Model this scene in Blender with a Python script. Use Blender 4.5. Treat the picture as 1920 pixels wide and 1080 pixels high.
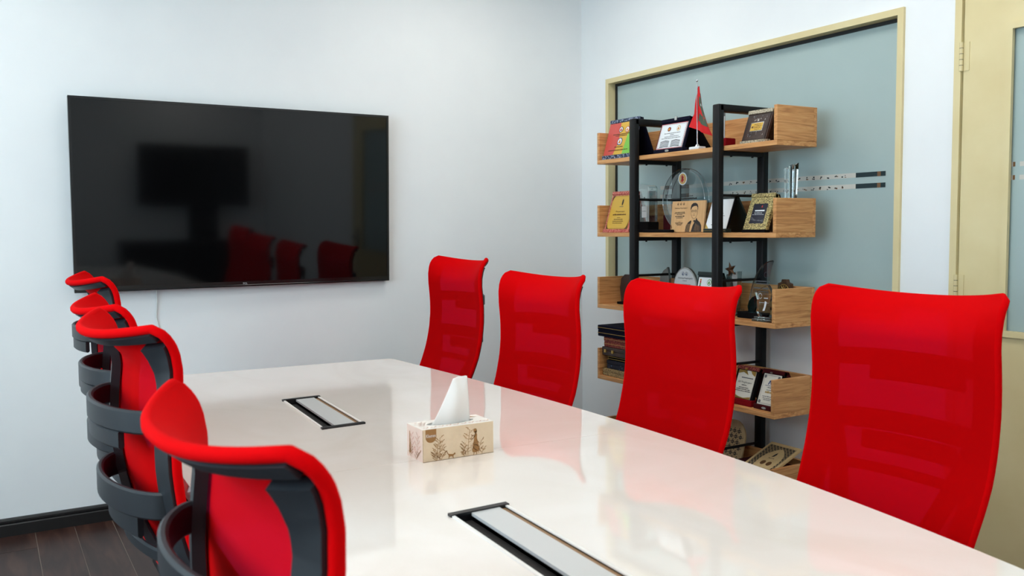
import bpy, bmesh, math, random
from mathutils import Vector, Matrix
from mathutils.geometry import tessellate_polygon
random.seed(7)
sc = bpy.context.scene
for o in list(bpy.data.objects): bpy.data.objects.remove(o)
COL = sc.collection
PI = math.pi

# ------------------------------------------------------------------ camera
cam_d = bpy.data.cameras.new('camera'); cam = bpy.data.objects.new('camera', cam_d); COL.objects.link(cam)
CR = Matrix(((0.86016129, 0.04088795, -0.50838051), (-0.50995841, 0.05319526, -0.85855267), (-0.00806102, 0.99774668, 0.06660766)))
cam.matrix_world = Matrix.Translation((0, 0, 1.29)) @ CR.to_4x4()
cam_d.sensor_width = 36; cam_d.lens = 36 * 1678.5 / 1920; cam_d.clip_start = 0.02
cam_d.dof.use_dof = True; cam_d.dof.focus_distance = 3.5; cam_d.dof.aperture_fstop = 8.0
sc.camera = cam

# ------------------------------------------------------------------ world, exposure
W = bpy.data.worlds.new('world'); sc.world = W; W.use_nodes = True
bg = W.node_tree.nodes['Background']; bg.inputs[0].default_value = (0.60, 0.84, 1.0, 1); bg.inputs[1].default_value = 6.0
sc.view_settings.view_transform = 'Standard'; sc.view_settings.look = 'None'
sc.view_settings.gamma = 1; sc.view_settings.use_curve_mapping = False
sc.view_settings.exposure = 0.60
LAMP = 6.6          # brightness of the ceiling light panels

# ------------------------------------------------------------------ materials
def lin(c): return tuple(((v/255)/12.92 if v/255 <= .04045 else ((v/255+.055)/1.055)**2.4) for v in c)
MATS = {}
def mat(name, rgb=(200, 200, 200), rough=.5, metal=0, spec=.5, coat=0, trans=0, ior=1.5, linear=False):
    if name in MATS: return MATS[name]
    m = bpy.data.materials.new(name); m.use_nodes = True
    b = m.node_tree.nodes['Principled BSDF']
    c = rgb if linear else lin(rgb)
    b.inputs['Base Color'].default_value = (*c, 1); b.inputs['Roughness'].default_value = rough
    b.inputs['Metallic'].default_value = metal; b.inputs['Specular IOR Level'].default_value = spec
    b.inputs['Coat Weight'].default_value = coat; b.inputs['Transmission Weight'].default_value = trans; b.inputs['IOR'].default_value = ior
    MATS[name] = m; return m
def N(m, t, **k):
    n = m.node_tree.nodes.new(t)
    for a, b in k.items(): setattr(n, a, b)
    return n
def noise_col(m, ramp, scale=(1, 1, 1), nscale=5, detail=4, rough=.55, distort=0, bump=0, coords='Object', kind='noise'):
    nt = m.node_tree; b = nt.nodes['Principled BSDF']
    tc = N(m, 'ShaderNodeTexCoord'); mp = N(m, 'ShaderNodeMapping'); mp.inputs['Scale'].default_value = scale
    nt.links.new(tc.outputs[coords], mp.inputs['Vector'])
    if kind == 'voronoi':
        nz = N(m, 'ShaderNodeTexVoronoi'); nz.inputs['Scale'].default_value = nscale; out = nz.outputs['Distance']
    else:
        nz = N(m, 'ShaderNodeTexNoise'); nz.inputs['Scale'].default_value = nscale; nz.inputs['Detail'].default_value = detail
        nz.inputs['Roughness'].default_value = rough; nz.inputs['Distortion'].default_value = distort; out = nz.outputs['Fac']
    nt.links.new(mp.outputs[0], nz.inputs['Vector'])
    if ramp:
        r = N(m, 'ShaderNodeValToRGB'); e = r.color_ramp.elements
        while len(e) < len(ramp): e.new(.5)
        for i, (p, c) in enumerate(ramp): e[i].position = p; e[i].color = (*lin(c), 1)
        nt.links.new(out, r.inputs['Fac']); nt.links.new(r.outputs['Color'], b.inputs['Base Color'])
    if bump:
        bp = N(m, 'ShaderNodeBump'); bp.inputs['Strength'].default_value = bump; bp.inputs['Distance'].default_value = .002
        nt.links.new(out, bp.inputs['Height']); nt.links.new(bp.outputs[0], b.inputs['Normal'])
    return m
wall_m = noise_col(mat('white_wall_paint', (236, 238, 238), .55, spec=.3), [(.3, (234, 236, 237)), (.7, (238, 240, 240))], nscale=3, bump=.08)
ceil_m = noise_col(mat('ceiling_paint', (235, 235, 232), .8), None, nscale=30, bump=.1)
cream = noise_col(mat('cream_gloss_paint', (222, 209, 170), .22, spec=.5), [(.3, (217, 200, 152)), (.7, (223, 208, 162))], nscale=6, bump=.12)
seal = mat('black_rubber_seal', (22, 24, 24), .6)
frost = noise_col(mat('frosted_glass_film', (166, 184, 182), .28, spec=.5), [(.3, (163, 181, 179)), (.7, (170, 188, 186))], nscale=2)
clearstrip = mat('clear_strip_pale', (206, 202, 192), .1)
darkstrip = mat('clear_strip_dark', (40, 52, 54), .06)
brownstrip = mat('clear_strip_brown', (120, 88, 60), .1)
base_m = noise_col(mat('black_skirting', (30, 29, 29), .35), None, scale=(1, 1, 8), nscale=12, bump=.1)
oak = mat('oak_laminate', (190, 140, 90), .45, spec=.4)
def wood(m, cols, sc3, ns, dist):
    noise_col(m, [(.25, cols[0]), (.5, cols[1]), (.75, cols[2])], scale=sc3, nscale=ns, detail=6, distort=dist, bump=.06); return m
wood(oak, [(158, 100, 54), (206, 148, 92), (224, 174, 118)], (14, 1.6, 34), 2.2, 1.0)
oak_end = mat('oak_laminate_end', (190, 140, 90), .45, spec=.4)
wood(oak_end, [(158, 100, 54), (206, 148, 92), (224, 174, 118)], (2.2, 9, 34), 2.0, 1.3)
floor_m = mat('dark_wood_plank', (70, 48, 40), .38, spec=.3)
wood(floor_m, [(34, 18, 14), (56, 34, 28), (80, 54, 44)], (9, 1.2, 1), 2.5, 1.0)
joint_m = mat('plank_joint', (130, 116, 104), .8)
black_metal = mat('black_powder_coat', (9, 9, 11), .45, spec=.3)
tv_bezel = mat('tv_black_bezel', (12, 12, 13), .22)
tv_screen = mat('tv_screen_glass', (6, 6, 7), .06, spec=.42)
table_m = noise_col(mat('glossy_white_tabletop', (236, 227, 217), .045, spec=.5, coat=.35), [(.3, (236, 225, 214)), (.62, (243, 234, 226))], scale=(1.5, 1, 1), nscale=2.0, detail=7, distort=1.2)
table_edge = mat('white_table_leg', (214, 208, 200), .4)
grey_pl = noise_col(mat('charcoal_plastic', (31, 34, 38), .42, spec=.45), None, nscale=400, bump=.05)
black_pl = mat('black_plastic', (16, 16, 18), .4)
chrome = mat('chrome', (210, 212, 215), .12, metal=1)
alu = noise_col(mat('brushed_aluminium', (206, 206, 204), .35, metal=.15), None, scale=(40, 1, 1), nscale=20, bump=.05)
navy = mat('navy_velvet', (16, 17, 34), .9, spec=.1)
blackv = mat('black_velvet', (12, 11, 13), .9, spec=.1)
marble_navy = noise_col(mat('marbled_navy_cloth', (60, 70, 95), .8), [(.42, (26, 32, 52)), (.52, (70, 82, 108)), (.62, (150, 160, 180))], nscale=110, detail=3)
red_batik = noise_col(mat('red_patterned_cloth', (170, 40, 50), .8), [(.1, (120, 14, 24)), (.3, (178, 46, 52)), (.55, (206, 128, 110))], nscale=150, kind='voronoi')
maroon = mat('maroon_velvet', (62, 10, 16), .85, spec=.15)
maroon_pat = noise_col(mat('maroon_patterned_cloth', (90, 16, 22), .8), [(.1, (50, 6, 10)), (.4, (110, 26, 28)), (.7, (150, 74, 58))], nscale=160, kind='voronoi')
gold_pat = noise_col(mat('gold_filigree', (180, 150, 80), .4, metal=.3), [(.12, (30, 26, 18)), (.34, (104, 88, 54)), (.6, (204, 186, 126))], nscale=190, kind='voronoi')
songket = noise_col(mat('songket_cloth', (140, 130, 110), .7), [(.1, (58, 52, 46)), (.35, (132, 122, 104)), (.6, (190, 180, 156))], nscale=200, kind='voronoi')
floral = noise_col(mat('navy_floral_cloth', (30, 36, 60), .8), [(.0, (150, 175, 200)), (.12, (90, 110, 140)), (.2, (18, 20, 38))], nscale=45, kind='voronoi')
goldbox = noise_col(mat('gold_woven_cloth', (120, 96, 60), .6), [(.1, (60, 46, 30)), (.4, (130, 104, 66)), (.7, (170, 144, 96))], nscale=130, kind='voronoi')
darkbrown = noise_col(mat('dark_brown_carved_wood', (52, 34, 28), .5), [(.3, (36, 22, 18)), (.7, (66, 44, 36))], nscale=30)
yellow = mat('yellow_plate', (208, 166, 62), .35, spec=.5)
gold = mat('gold_metal', (206, 170, 92), .3, metal=.8)
silver = mat('silver_metal', (200, 200, 196), .25, metal=.9)
white_pl = mat('white_print', (228, 232, 234), .35)
cream_pl = mat('cream_print', (214, 210, 198), .4)
tan = noise_col(mat('tan_plywood', (206, 162, 112), .5), [(.3, (200, 155, 104)), (.7, (211, 168, 118))], scale=(1, 4, 1), nscale=14)
beige = noise_col(mat('beige_plywood', (196, 168, 122), .55), [(.3, (188, 160, 114)), (.7, (203, 176, 130))], scale=(1, 4, 1), nscale=14)
ink = mat('dark_ink', (34, 30, 30), .6); ink_g = mat('grey_ink', (96, 98, 102), .6); ink_b = mat('blue_ink', (40, 66, 112), .6)
ink_br = mat('brown_ink', (92, 58, 26), .6); ink_red = mat('red_ink', (176, 32, 36), .6); ink_gr = mat('green_ink', (92, 150, 60), .6); ink_or = mat('orange_ink', (206, 128, 40), .6)
p_red = mat('plaque_red', (200, 78, 70), .4); p_yel = mat('plaque_yellow', (212, 168, 62), .4); p_grn = mat('plaque_green', (122, 190, 72), .4)
flag_red = mat('flag_red', (206, 8, 14), .75); flag_grn = mat('flag_green', (66, 84, 66), .75); flag_wht = mat('flag_white', (222, 224, 222), .75)
dgreen = mat('dark_green_leatherette', (18, 36, 34), .5); dred = mat('dark_red_velvet', (122, 10, 20), .85, spec=.1)
bronze = noise_col(mat('bronze', (112, 78, 52), .4, metal=.6), [(.3, (66, 44, 32)), (.7, (126, 92, 66))], nscale=60)
def glassy(name, tint, base=.10, edge=.55, body=None):   # clear solid glass: light passes straight, mirror reflections grow towards the edges
    m = mat(name, (255, 255, 255), .02); nt = m.node_tree
    tr = N(m, 'ShaderNodeBsdfTransparent'); tr.inputs[0].default_value = (*lin(tint), 1); gl = N(m, 'ShaderNodeBsdfGlossy'); gl.inputs['Roughness'].default_value = .03; gl.inputs[0].default_value = (.95, .97, .97, 1)
    fr = N(m, 'ShaderNodeFresnel'); fr.inputs[0].default_value = 1.5
    mr = N(m, 'ShaderNodeMapRange'); mr.inputs['To Min'].default_value = base; mr.inputs['To Max'].default_value = edge
    nt.links.new(fr.outputs[0], mr.inputs[0]); mx = N(m, 'ShaderNodeMixShader')
    nt.links.new(mr.outputs[0], mx.inputs[0]); nt.links.new(tr.outputs[0], mx.inputs[1]); nt.links.new(gl.outputs[0], mx.inputs[2])
    nt.links.new(mx.outputs[0], nt.nodes['Material Output'].inputs['Surface']); return m
crystal = glassy('clear_crystal', (226, 236, 236), .22, .9)
cut_crystal = mat('cut_crystal', (250, 254, 254), .01, trans=1, ior=1.42)
crystal_t = glassy('teal_tinted_crystal', (120, 150, 152), .12, .6)
smoke = glassy('smoky_crystal', (150, 146, 142), .12, .6)
disc_g = glassy('thin_clear_glass', (232, 240, 242), .035, .3)
acryl = mat('white_acrylic', (206, 208, 208), .2)
carton = noise_col(mat('tan_carton', (226, 202, 170), .6), [(.3, (223, 198, 165)), (.7, (229, 206, 175))], nscale=40)
carton_w = mat('white_carton', (240, 232, 222), .6); carton_p = mat('pink_carton', (234, 214, 200), .6)
brown_pr = mat('brown_carton_print', (158, 112, 62), .6); brown_lt = mat('light_brown_carton_print', (176, 134, 88), .6); pink_pr = mat('pink_carton_print', (214, 170, 150), .6)
film = mat('clear_plastic_film', (206, 208, 206), .15)
tissue_m = mat('white_tissue', (236, 233, 228), .9, spec=.1)
cable_m = mat('white_cable', (216, 216, 212), .5)
brush_m = noise_col(mat('black_brush', (16, 14, 14), .8), [(.4, (6, 6, 7)), (.6, (34, 26, 22))], scale=(1, 30, 1), nscale=20)
brown_rail = mat('brown_inner_strip', (150, 112, 74), .45)
white_rim = mat('white_rim', (236, 232, 226), .3)

def red_fabric(name, see):
    m = mat(name, (0.60, 0.0004, 0.0016), .85, spec=.03, linear=True); nt = m.node_tree
    b = nt.nodes['Principled BSDF']; b.inputs['Sheen Weight'].default_value = .04; b.inputs['Sheen Tint'].default_value = (1, .1, .1, 1)
    tc = N(m, 'ShaderNodeTexCoord'); wv = N(m, 'ShaderNodeTexNoise'); wv.inputs['Scale'].default_value = 700
    nt.links.new(tc.outputs['Object'], wv.inputs['Vector'])
    bp = N(m, 'ShaderNodeBump'); bp.inputs['Strength'].default_value = .12; bp.inputs['Distance'].default_value = .001
    nt.links.new(wv.outputs['Fac'], bp.inputs['Height']); nt.links.new(bp.outputs[0], b.inputs['Normal'])
    if see:
        tr = N(m, 'ShaderNodeBsdfTransparent'); mx = N(m, 'ShaderNodeMixShader'); mx.inputs[0].default_value = see
        tr.inputs[0].default_value = (.5, .02, .11, 1)
        sx = N(m, 'ShaderNodeSeparateXYZ'); mr = N(m, 'ShaderNodeMapRange')       # the cloth is doubled towards the top roll
        mr.inputs['From Min'].default_value = 1.0; mr.inputs['From Max'].default_value = 1.09; mr.inputs['To Min'].default_value = see; mr.inputs['To Max'].default_value = 0
        nt.links.new(tc.outputs['Object'], sx.inputs[0]); nt.links.new(sx.outputs['Z'], mr.inputs[0]); nt.links.new(mr.outputs[0], mx.inputs[0])
        nt.links.new(b.outputs[0], mx.inputs[1]); nt.links.new(tr.outputs[0], mx.inputs[2])
        nt.links.new(mx.outputs[0], nt.nodes['Material Output'].inputs['Surface'])
    return m
red_mesh = red_fabric('red_mesh_fabric', .18); red_solid = red_fabric('red_fabric_edge', 0)
pane = mat('window_pane', (255, 255, 255), 0)
nt = pane.node_tree; tr = N(pane, 'ShaderNodeBsdfTransparent'); gl = N(pane, 'ShaderNodeBsdfGlossy'); gl.inputs['Roughness'].default_value = 0; mx = N(pane, 'ShaderNodeMixShader'); mx.inputs[0].default_value = .06
nt.links.new(tr.outputs[0], mx.inputs[1]); nt.links.new(gl.outputs[0], mx.inputs[2]); nt.links.new(mx.outputs[0], nt.nodes['Material Output'].inputs['Surface'])
lamp_m = bpy.data.materials.new('lamp_diffuser'); lamp_m.use_nodes = True
em = N(lamp_m, 'ShaderNodeEmission'); em.inputs[0].default_value = (1, .965, .90, 1); em.inputs[1].default_value = LAMP
lamp_m.node_tree.links.new(em.outputs[0], lamp_m.node_tree.nodes['Material Output'].inputs['Surface'])

# ------------------------------------------------------------------ mesh helpers
class MB:
    def __init__(s): s.v = []; s.f = []
    def add(s, vs, fs):
        n = len(s.v); s.v += [tuple(v) for v in vs]; s.f += [tuple(i+n for i in f) for f in fs]; return s
    def frame(s, O, X, Y, Z):   # box given by a corner and three edge vectors
        O, X, Y, Z = map(Vector, (O, X, Y, Z))
        vs = [O, O+X, O+X+Y, O+Y, O+Z, O+X+Z, O+X+Y+Z, O+Y+Z]
        fs = [(0, 3, 2, 1), (4, 5, 6, 7), (0, 1, 5, 4), (1, 2, 6, 5), (2, 3, 7, 6), (3, 0, 4, 7)]
        if X.cross(Y).dot(Z) < 0: fs = [f[::-1] for f in fs]
        return s.add(vs, fs)
    def box(s, x0, x1, y0, y1, z0, z1): return s.frame((x0, y0, z0), (x1-x0, 0, 0), (0, y1-y0, 0), (0, 0, z1-z0))
    def bbox(s, x0, x1, y0, y1, z0, z1, r=.004, seg=2):   # bevelled box
        bm = bmesh.new(); bmesh.ops.create_cube(bm, size=1)
        for v in bm.verts: v.co = Vector(((x0+x1)/2+v.co.x*(x1-x0), (y0+y1)/2+v.co.y*(y1-y0), (z0+z1)/2+v.co.z*(z1-z0)))
        bmesh.ops.bevel(bm, geom=bm.edges[:], offset=r, segments=seg, affect='EDGES', profile=.5)
        bm.verts.index_update(); s.add([v.co for v in bm.verts], [[v.index for v in f.verts] for f in bm.faces]); bm.free(); return s
    def tube(s, pts, r, n=10, cap=True, closed=False):
        pts = [Vector(p) for p in pts]; m = len(pts); rings = []
        up = None
        for i, p in enumerate(pts):
            a = pts[i-1] if (i or closed) else p; b = pts[(i+1) % m] if (i < m-1 or closed) else p
            t = (b-a).normalized()
            if up is None: up = t.orthogonal().normalized()
            up = (up - t*up.dot(t)).normalized(); w = t.cross(up)
            rr = r[i] if isinstance(r, (list, tuple)) else r
            rings.append([p+up*rr*math.cos(2*PI*k/n)+w*rr*math.sin(2*PI*k/n) for k in range(n)])
        vs = [v for q in rings for v in q]; fs = []
        for i in range(m if closed else m-1):
            j = (i+1) % m
            for k in range(n): fs.append((i*n+k, i*n+(k+1) % n, j*n+(k+1) % n, j*n+k))
        if cap and not closed: fs += [tuple(range(n))[::-1], tuple(range((m-1)*n, m*n))]
        return s.add(vs, fs)
    def lathe(s, prof, n=20, c=(0, 0, 0)):
        vs = []; fs = []; m = len(prof)
        for r, z in prof:
            for k in range(n): vs.append((c[0]+r*math.cos(2*PI*k/n), c[1]+r*math.sin(2*PI*k/n), c[2]+z))
        for i in range(m-1):
            for k in range(n): fs.append((i*n+k, i*n+(k+1) % n, (i+1)*n+(k+1) % n, (i+1)*n+k))
        fs += [tuple(range(n))[::-1], tuple(range((m-1)*n, m*n))]
        return s.add(vs, fs)
    def prism(s, loops, O, U, V, Nn, d):   # polygon (with holes) in the U,V plane, extruded by d along Nn
        O, U, V, Nn = map(Vector, (O, U, V, Nn))
        flat = [p for l in loops for p in l]; k = len(flat)
        tris = tessellate_polygon([[Vector((p[0], p[1], 0)) for p in l] for l in loops])
        P = [O+U*p[0]+V*p[1] for p in flat]; Q = [p+Nn*d for p in P]; fs = []
        for t in tris:
            a, b, c = [Vector(flat[i]) for i in t]
            ccw = (b-a).x*(c-a).y-(b-a).y*(c-a).x > 0
            t = tuple(t) if ccw else tuple(t)[::-1]
            if U.cross(V).dot(Nn)*d < 0: t = t[::-1]
            fs.append(tuple(i+k for i in t)); fs.append(t[::-1])
        n0 = 0
        for l in loops:
            for i in range(len(l)): j = (i+1) % len(l); fs.append((n0+i, n0+j, n0+j+k, n0+i+k))
            n0 += len(l)
        return s.add(P+Q, fs)
    def build(s, name, m, parent=None, smooth=False, fix=True):
        me = bpy.data.meshes.new(name); me.from_pydata(s.v, [], s.f); me.update()
        if fix:
            bm = bmesh.new(); bm.from_mesh(me); bmesh.ops.recalc_face_normals(bm, faces=bm.faces); bm.to_mesh(me); bm.free()
        me.materials.append(m)
        if smooth:
            me.shade_smooth(); me.set_sharp_from_angle(angle=math.radians(40))
        o = bpy.data.objects.new(name, me); COL.objects.link(o)
        if parent: o.parent = parent
        return o
def tag(o, label=None, cat=None, group=None, kind=None):
    for k, v in (('label', label), ('category', cat), ('group', group), ('kind', kind)):
        if v: o[k] = v
    return o
def thing(name, label, cat, loc=(0, 0, 0), rz=0, group=None, kind=None):
    o = bpy.data.objects.new(name, None); COL.objects.link(o); o.location = loc; o.rotation_euler = (0, 0, rz); o.empty_display_size = .05
    return tag(o, label, cat, group, kind)
def struct(name, mb, m, label=None, **k): return tag(mb.build(name, m, **k), label, None, None, 'structure')
def circ(cx, cy, rx, ry=None, n=20, a0=0, a1=2*PI):
    ry = ry or rx; full = abs(a1-a0-2*PI) < 1e-6
    return [(cx+rx*math.cos(a0+(a1-a0)*i/(n if full else n-1)), cy+ry*math.sin(a0+(a1-a0)*i/(n if full else n-1))) for i in range(n)]

GL = {}
def glyphs(body, shear=0):
    if (body, shear) in GL: return GL[(body, shear)]
    cu = bpy.data.curves.new('t', 'FONT'); cu.body = body; cu.size = 1; cu.shear = shear; cu.resolution_u = 2
    ob = bpy.data.objects.new('t', cu); COL.objects.link(ob); bpy.context.view_layer.update()
    me = ob.evaluated_get(bpy.context.evaluated_depsgraph_get()).to_mesh()
    v = [(p.co.x, p.co.y) for p in me.vertices]; f = [tuple(q.vertices) for q in me.polygons]
    ob.evaluated_get(bpy.context.evaluated_depsgraph_get()).to_mesh_clear(); bpy.data.objects.remove(ob); bpy.data.curves.remove(cu)
    GL[(body, shear)] = (v, f); return v, f
class Print:     # flat printing on a face: origin at its lower left corner, U right, V up
    def __init__(s, O, U, V): s.O, s.U, s.V = Vector(O), Vector(U).normalized(), Vector(V).normalized(); s.N = s.U.cross(s.V); s.L = {}; s.grp = s.cnt = 0
    def put(s, m, layer, vs, fs, name):
        mb = s.L.setdefault((name, m.name, s.grp), (MB(), m))[0]
        mb.add([s.O+s.U*u+s.V*v+s.N*(.0005*(layer+1)) for u, v in vs], fs)
    def poly(s, m, pts, layer=0, name='printed_shape'):
        t = tessellate_polygon([[Vector((p[0], p[1], 0)) for p in pts]]); s.put(m, layer, pts, [tuple(q) for q in t], name)
    def rect(s, m, u0, u1, v0, v1, layer=0, name='printed_shape'): s.poly(m, [(u0, v0), (u1, v0), (u1, v1), (u0, v1)], layer, name)
    def border(s, m, u0, u1, v0, v1, t, layer=0, name='printed_border'):
        s.rect(m, u0, u1, v0, v0+t, layer, name); s.rect(m, u0, u1, v1-t, v1, layer, name); s.rect(m, u0, u0+t, v0+t, v1-t, layer, name); s.rect(m, u1-t, u1, v0+t, v1-t, layer, name)
    def disc(s, m, u, v, r, layer=0, ry=None, name='emblem', n=16): s.poly(m, circ(u, v, r, ry, n), layer, name)
    def text(s, m, body, u, v, h, w=None, layer=0, shear=0, name='lettering'):   # centred on u, baseline v
        vs, fs = glyphs(body, shear); x0 = min(p[0] for p in vs); x1 = max(p[0] for p in vs); k = h/.7
        kx = w/(x1-x0) if w else k
        s.put(m, layer, [(u+(p[0]-(x0+x1)/2)*kx, v+p[1]*k) for p in vs], fs, name)
    def lines(s, m, u, v, w, h, layer=0, name='fine_print'):          # one line of lettering too small to read
        x = u-w/2
        while x < u+w/2-.002:
            l = random.uniform(.0025, .009); l = min(l, u+w/2-x)
            s.rect(m, x, x+l, v, v+h*random.uniform(.75, 1.1), layer, name); x += l+.0016
    def stroke(s, m, pts, t, layer=0, name='printed_shape'):
        for a, b in zip(pts, pts[1:]):
            d = Vector(b)-Vector(a)
            if d.length < 1e-6: continue
            n = Vector((-d.y, d.x)).normalized()*t/2; a, b = Vector(a), Vector(b)
            s.put(m, layer, [a-n, b-n, b+n, a+n], [(0, 1, 2, 3)], name)
    def done(s, parent):
        for (name, _, _), (mb, m) in s.L.items():
            o = mb.build(name, m, parent, fix=False)
            if name in ('plant_print', 'fine_print', 'lattice', 'cut_out', 'carved_leaf', 'clear_strip_view', 'portrait_print', 'wave_print', 'book_print', 'cut_out_centre', 'etching', 'lettering'): o['kind'] = 'stuff'

# ------------------------------------------------------------------ room shell
X0, X1, Y0, Y1, ZC = -1.75, 3.035, -1.55, 4.315, 2.75
fl = struct('floor', MB().box(X0-.1, X1+.1, Y0-.1, Y1+.1, -.06, -.0009), joint_m, 'dark brown wood plank floor with pale joints')
PW, PLN = .152, 1.22
pm = MB().bbox(.0014, PW-.0014, .0008, PLN-.0008, -.012, 0, .0004, 1)
proto = None; i = 0
x = -.0015-PW*12
while x < X1:
    y = Y0-PLN*random.random()*.9
    while y < Y1:
        a, b = max(y, Y0), min(y+PLN, Y1); c, d = max(x, X0), min(x+PW, X1)
        if b-a > .02 and d-c > .02:
            if b-a > PLN-.001 and d-c > PW-.001:
                if proto is None: proto = o = pm.build('plank', floor_m, fl)
                else: o = proto.copy(); COL.objects.link(o); o.parent = fl
                o.location = (x, y, 0)
            else:
                o = MB().box(c+.001, d-.001, a+.001, b-.001, -.012, 0).build('plank', floor_m, fl)
        y += PLN
    x += PW
struct('ceiling', MB().box(X0-.1, X1+.1, Y0-.1, Y1+.1, ZC, ZC+.08), ceil_m, 'plain white ceiling')
def wall(name, a, b, axis, at, thick, holes=(), label=None):
    loops = [[(a, 0), (b, 0), (b, ZC), (a, ZC)]]+[[(p, r), (q, r), (q, s), (p, s)] for p, q, r, s in holes]
    U = (1, 0, 0) if axis == 'y' else (0, 1, 0); O = (0, at, 0) if axis == 'y' else (at, 0, 0); Nn = (0, 1, 0) if axis == 'y' else (1, 0, 0)
    return struct(name, MB().prism(loops, O, U, (0, 0, 1), Nn, thick), wall_m, label)
WY0, WY1, WZ0, WZ1 = 2.196, 4.068, .925, 2.110          # right wall window, outer edge of its frame
DY0, DY1, DZ1 = .98, 1.972, 2.16                         # door opening
wall('wall_back', X0-.1, X1+.1, 'y', Y1, .1, label='white painted wall behind the television')
wall('wall_right', Y0-.1, Y1, 'x', X1, .1, [(WY0+.004, WY1-.004, WZ0+.004, WZ1-.004), (DY0, DY1, 0.001, DZ1)], 'white painted wall with frosted window and cream door')
LW = (.0, 3.2, .95, 2.30)
wall('wall_left', Y0-.1, Y1, 'x', X0, -.1, [LW], 'white painted wall with daylight window')
wall('wall_front', X0-.1, X1+.1, 'y', Y0, -.1, label='white painted wall facing the television')
# skirting
def skirting(name, p, q, nrm):
    prof = [(0, 0), (.016, 0), (.016, .048), (.0135, .052), (.0135, .056), (.018, .060), (.018, .068), (.010, .074), (0, .076)]
    p, q, n = Vector(p), Vector(q), Vector(nrm)
    return struct(name, MB().prism([prof], p, n, (0, 0, 1), (q-p).normalized(), (q-p).length), base_m, 'black moulded skirting board')
skirting('baseboard_back', (X0, Y1, 0), (X1, Y1, 0), (0, -1, 0))
skirting('baseboard_right', (X1, DY1+.03, 0), (X1, Y1-.02, 0), (-1, 0, 0))
skirting('baseboard_left', (X0, Y0+.02, 0), (X0, Y1-.02, 0), (1, 0, 0))
skirting('baseboard_front', (X0+.02, Y0, 0), (X1-.02, Y0, 0), (0, 1, 0))

def ringprism(mb, y0, y1, z0, z1, t, x, d):
    return mb.prism([[(y0, z0), (y1, z0), (y1, z1), (y0, z1)], [(y0+t, z0+t), (y1-t, z0+t), (y1-t, z1-t), (y0+t, z1-t)]], (x, 0, 0), (0, 1, 0), (0, 0, 1), (1, 0, 0), d)
# right wall window
win = thing('window_1', 'frosted glass window in a cream frame on the right wall', None, (0, 0, 0), kind='structure')
ringprism(MB(), WY0, WY1, WZ0, WZ1, .026, X1-.012, .075).build('window_frame', cream, win)
ringprism(MB(), WY0+.026, WY1-.026, WZ0+.026, WZ1-.026, .014, X1+.036, .012).build('rubber_seal', seal, win)
GX = X1+.042
gp = MB().box(GX, GX+.008, WY0+.03, WY1-.03, WZ0+.03, WZ1-.03).build('frosted_pane', frost, win)
P = Print((GX, WY1, 0), (0, -1, 0), (0, 0, 1))
for zc, hh in ((1.494, .0095), (1.449, .0095)):
    u0, u1 = WY1-3.66, WY1-2.30
    P.rect(clearstrip, u0, u1, zc-hh, zc+hh, 0, 'clear_strip'); P.rect(darkstrip, u0+.04, u0+.20, zc-hh, zc+hh, 1, 'clear_strip_view')
    P.rect(darkstrip, u1-.14, u1, zc-hh, zc+hh, 1, 'clear_strip_view'); P.rect(brownstrip, u1-.038, u1-.022, zc-hh, zc+hh, 2, 'clear_strip_view')
    P.rect(brownstrip, u0+.20, u0+.22, zc-hh, zc+hh, 1, 'clear_strip_view')
    P.rect(clearstrip, u1+.06, u1+.075, zc-hh, zc+hh, 0, 'clear_strip')
    k = u0+.5
    while k < u1-.20:
        w = random.uniform(.010, .026)
        for _ in range(3):
            a = k+random.uniform(0, w); b = zc-hh+random.uniform(.001, .010)
            P.rect(darkstrip if random.random() < .6 else brownstrip, a, a+random.uniform(.003, .010), b, b+random.uniform(.002, .006), 1, 'clear_strip_view')
        k += w+.024
P.done(gp)
# door
door = thing('door_1', 'cream painted door with a frosted glass panel', None, (0, 0, 0), kind='structure')
jm = MB(); jm.box(X1-.014, X1+.08, DY1-.012, DY1+.014, 0, DZ1+.014); jm.box(X1-.014, X1+.08, DY0-.014, DY0+.012, 0, DZ1+.014); jm.box(X1-.014, X1+.08, DY0+.012, DY1-.012, DZ1-.012, DZ1+.014)
jm.build('door_frame', cream, door)
ly0, ly1, lx, lz1 = DY0+.016, DY1-.018, X1-.006, DZ1-.016
gy0, gy1, gz0, gz1 = ly0+.165, 1.785, .914, 1.958
leaf = MB().prism([[(ly0, .008), (ly1, .008), (ly1, lz1), (ly0, lz1)], [(gy0, gz0), (gy1, gz0), (gy1, gz1), (gy0, gz1)]], (lx, 0, 0), (0, 1, 0), (0, 0, 1), (1, 0, 0), .04).build('door_leaf', cream, door)
ringprism(MB(), gy0-.012, gy1+.012, gz0-.012, gz1+.012, .022, lx-.010, .014).build('glazing_bead', cream, leaf)
dp = MB().box(lx+.012, lx+.02, gy0-.004, gy1+.004, gz0-.004, gz1+.004).build('frosted_pane', frost, leaf)
P = Print((lx+.012, gy1, 0), (0, -1, 0), (0, 0, 1))
for zc in (1.494, 1.449): P.rect(clearstrip, .0, .012, zc-.008, zc+.008, 0, 'clear_strip'); P.rect(brownstrip, .012, .02, zc-.008, zc+.008, 0, 'clear_strip_view'); P.rect(clearstrip, .035, .5, zc-.008, zc+.008, 0, 'clear_strip')
P.done(dp)
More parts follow.
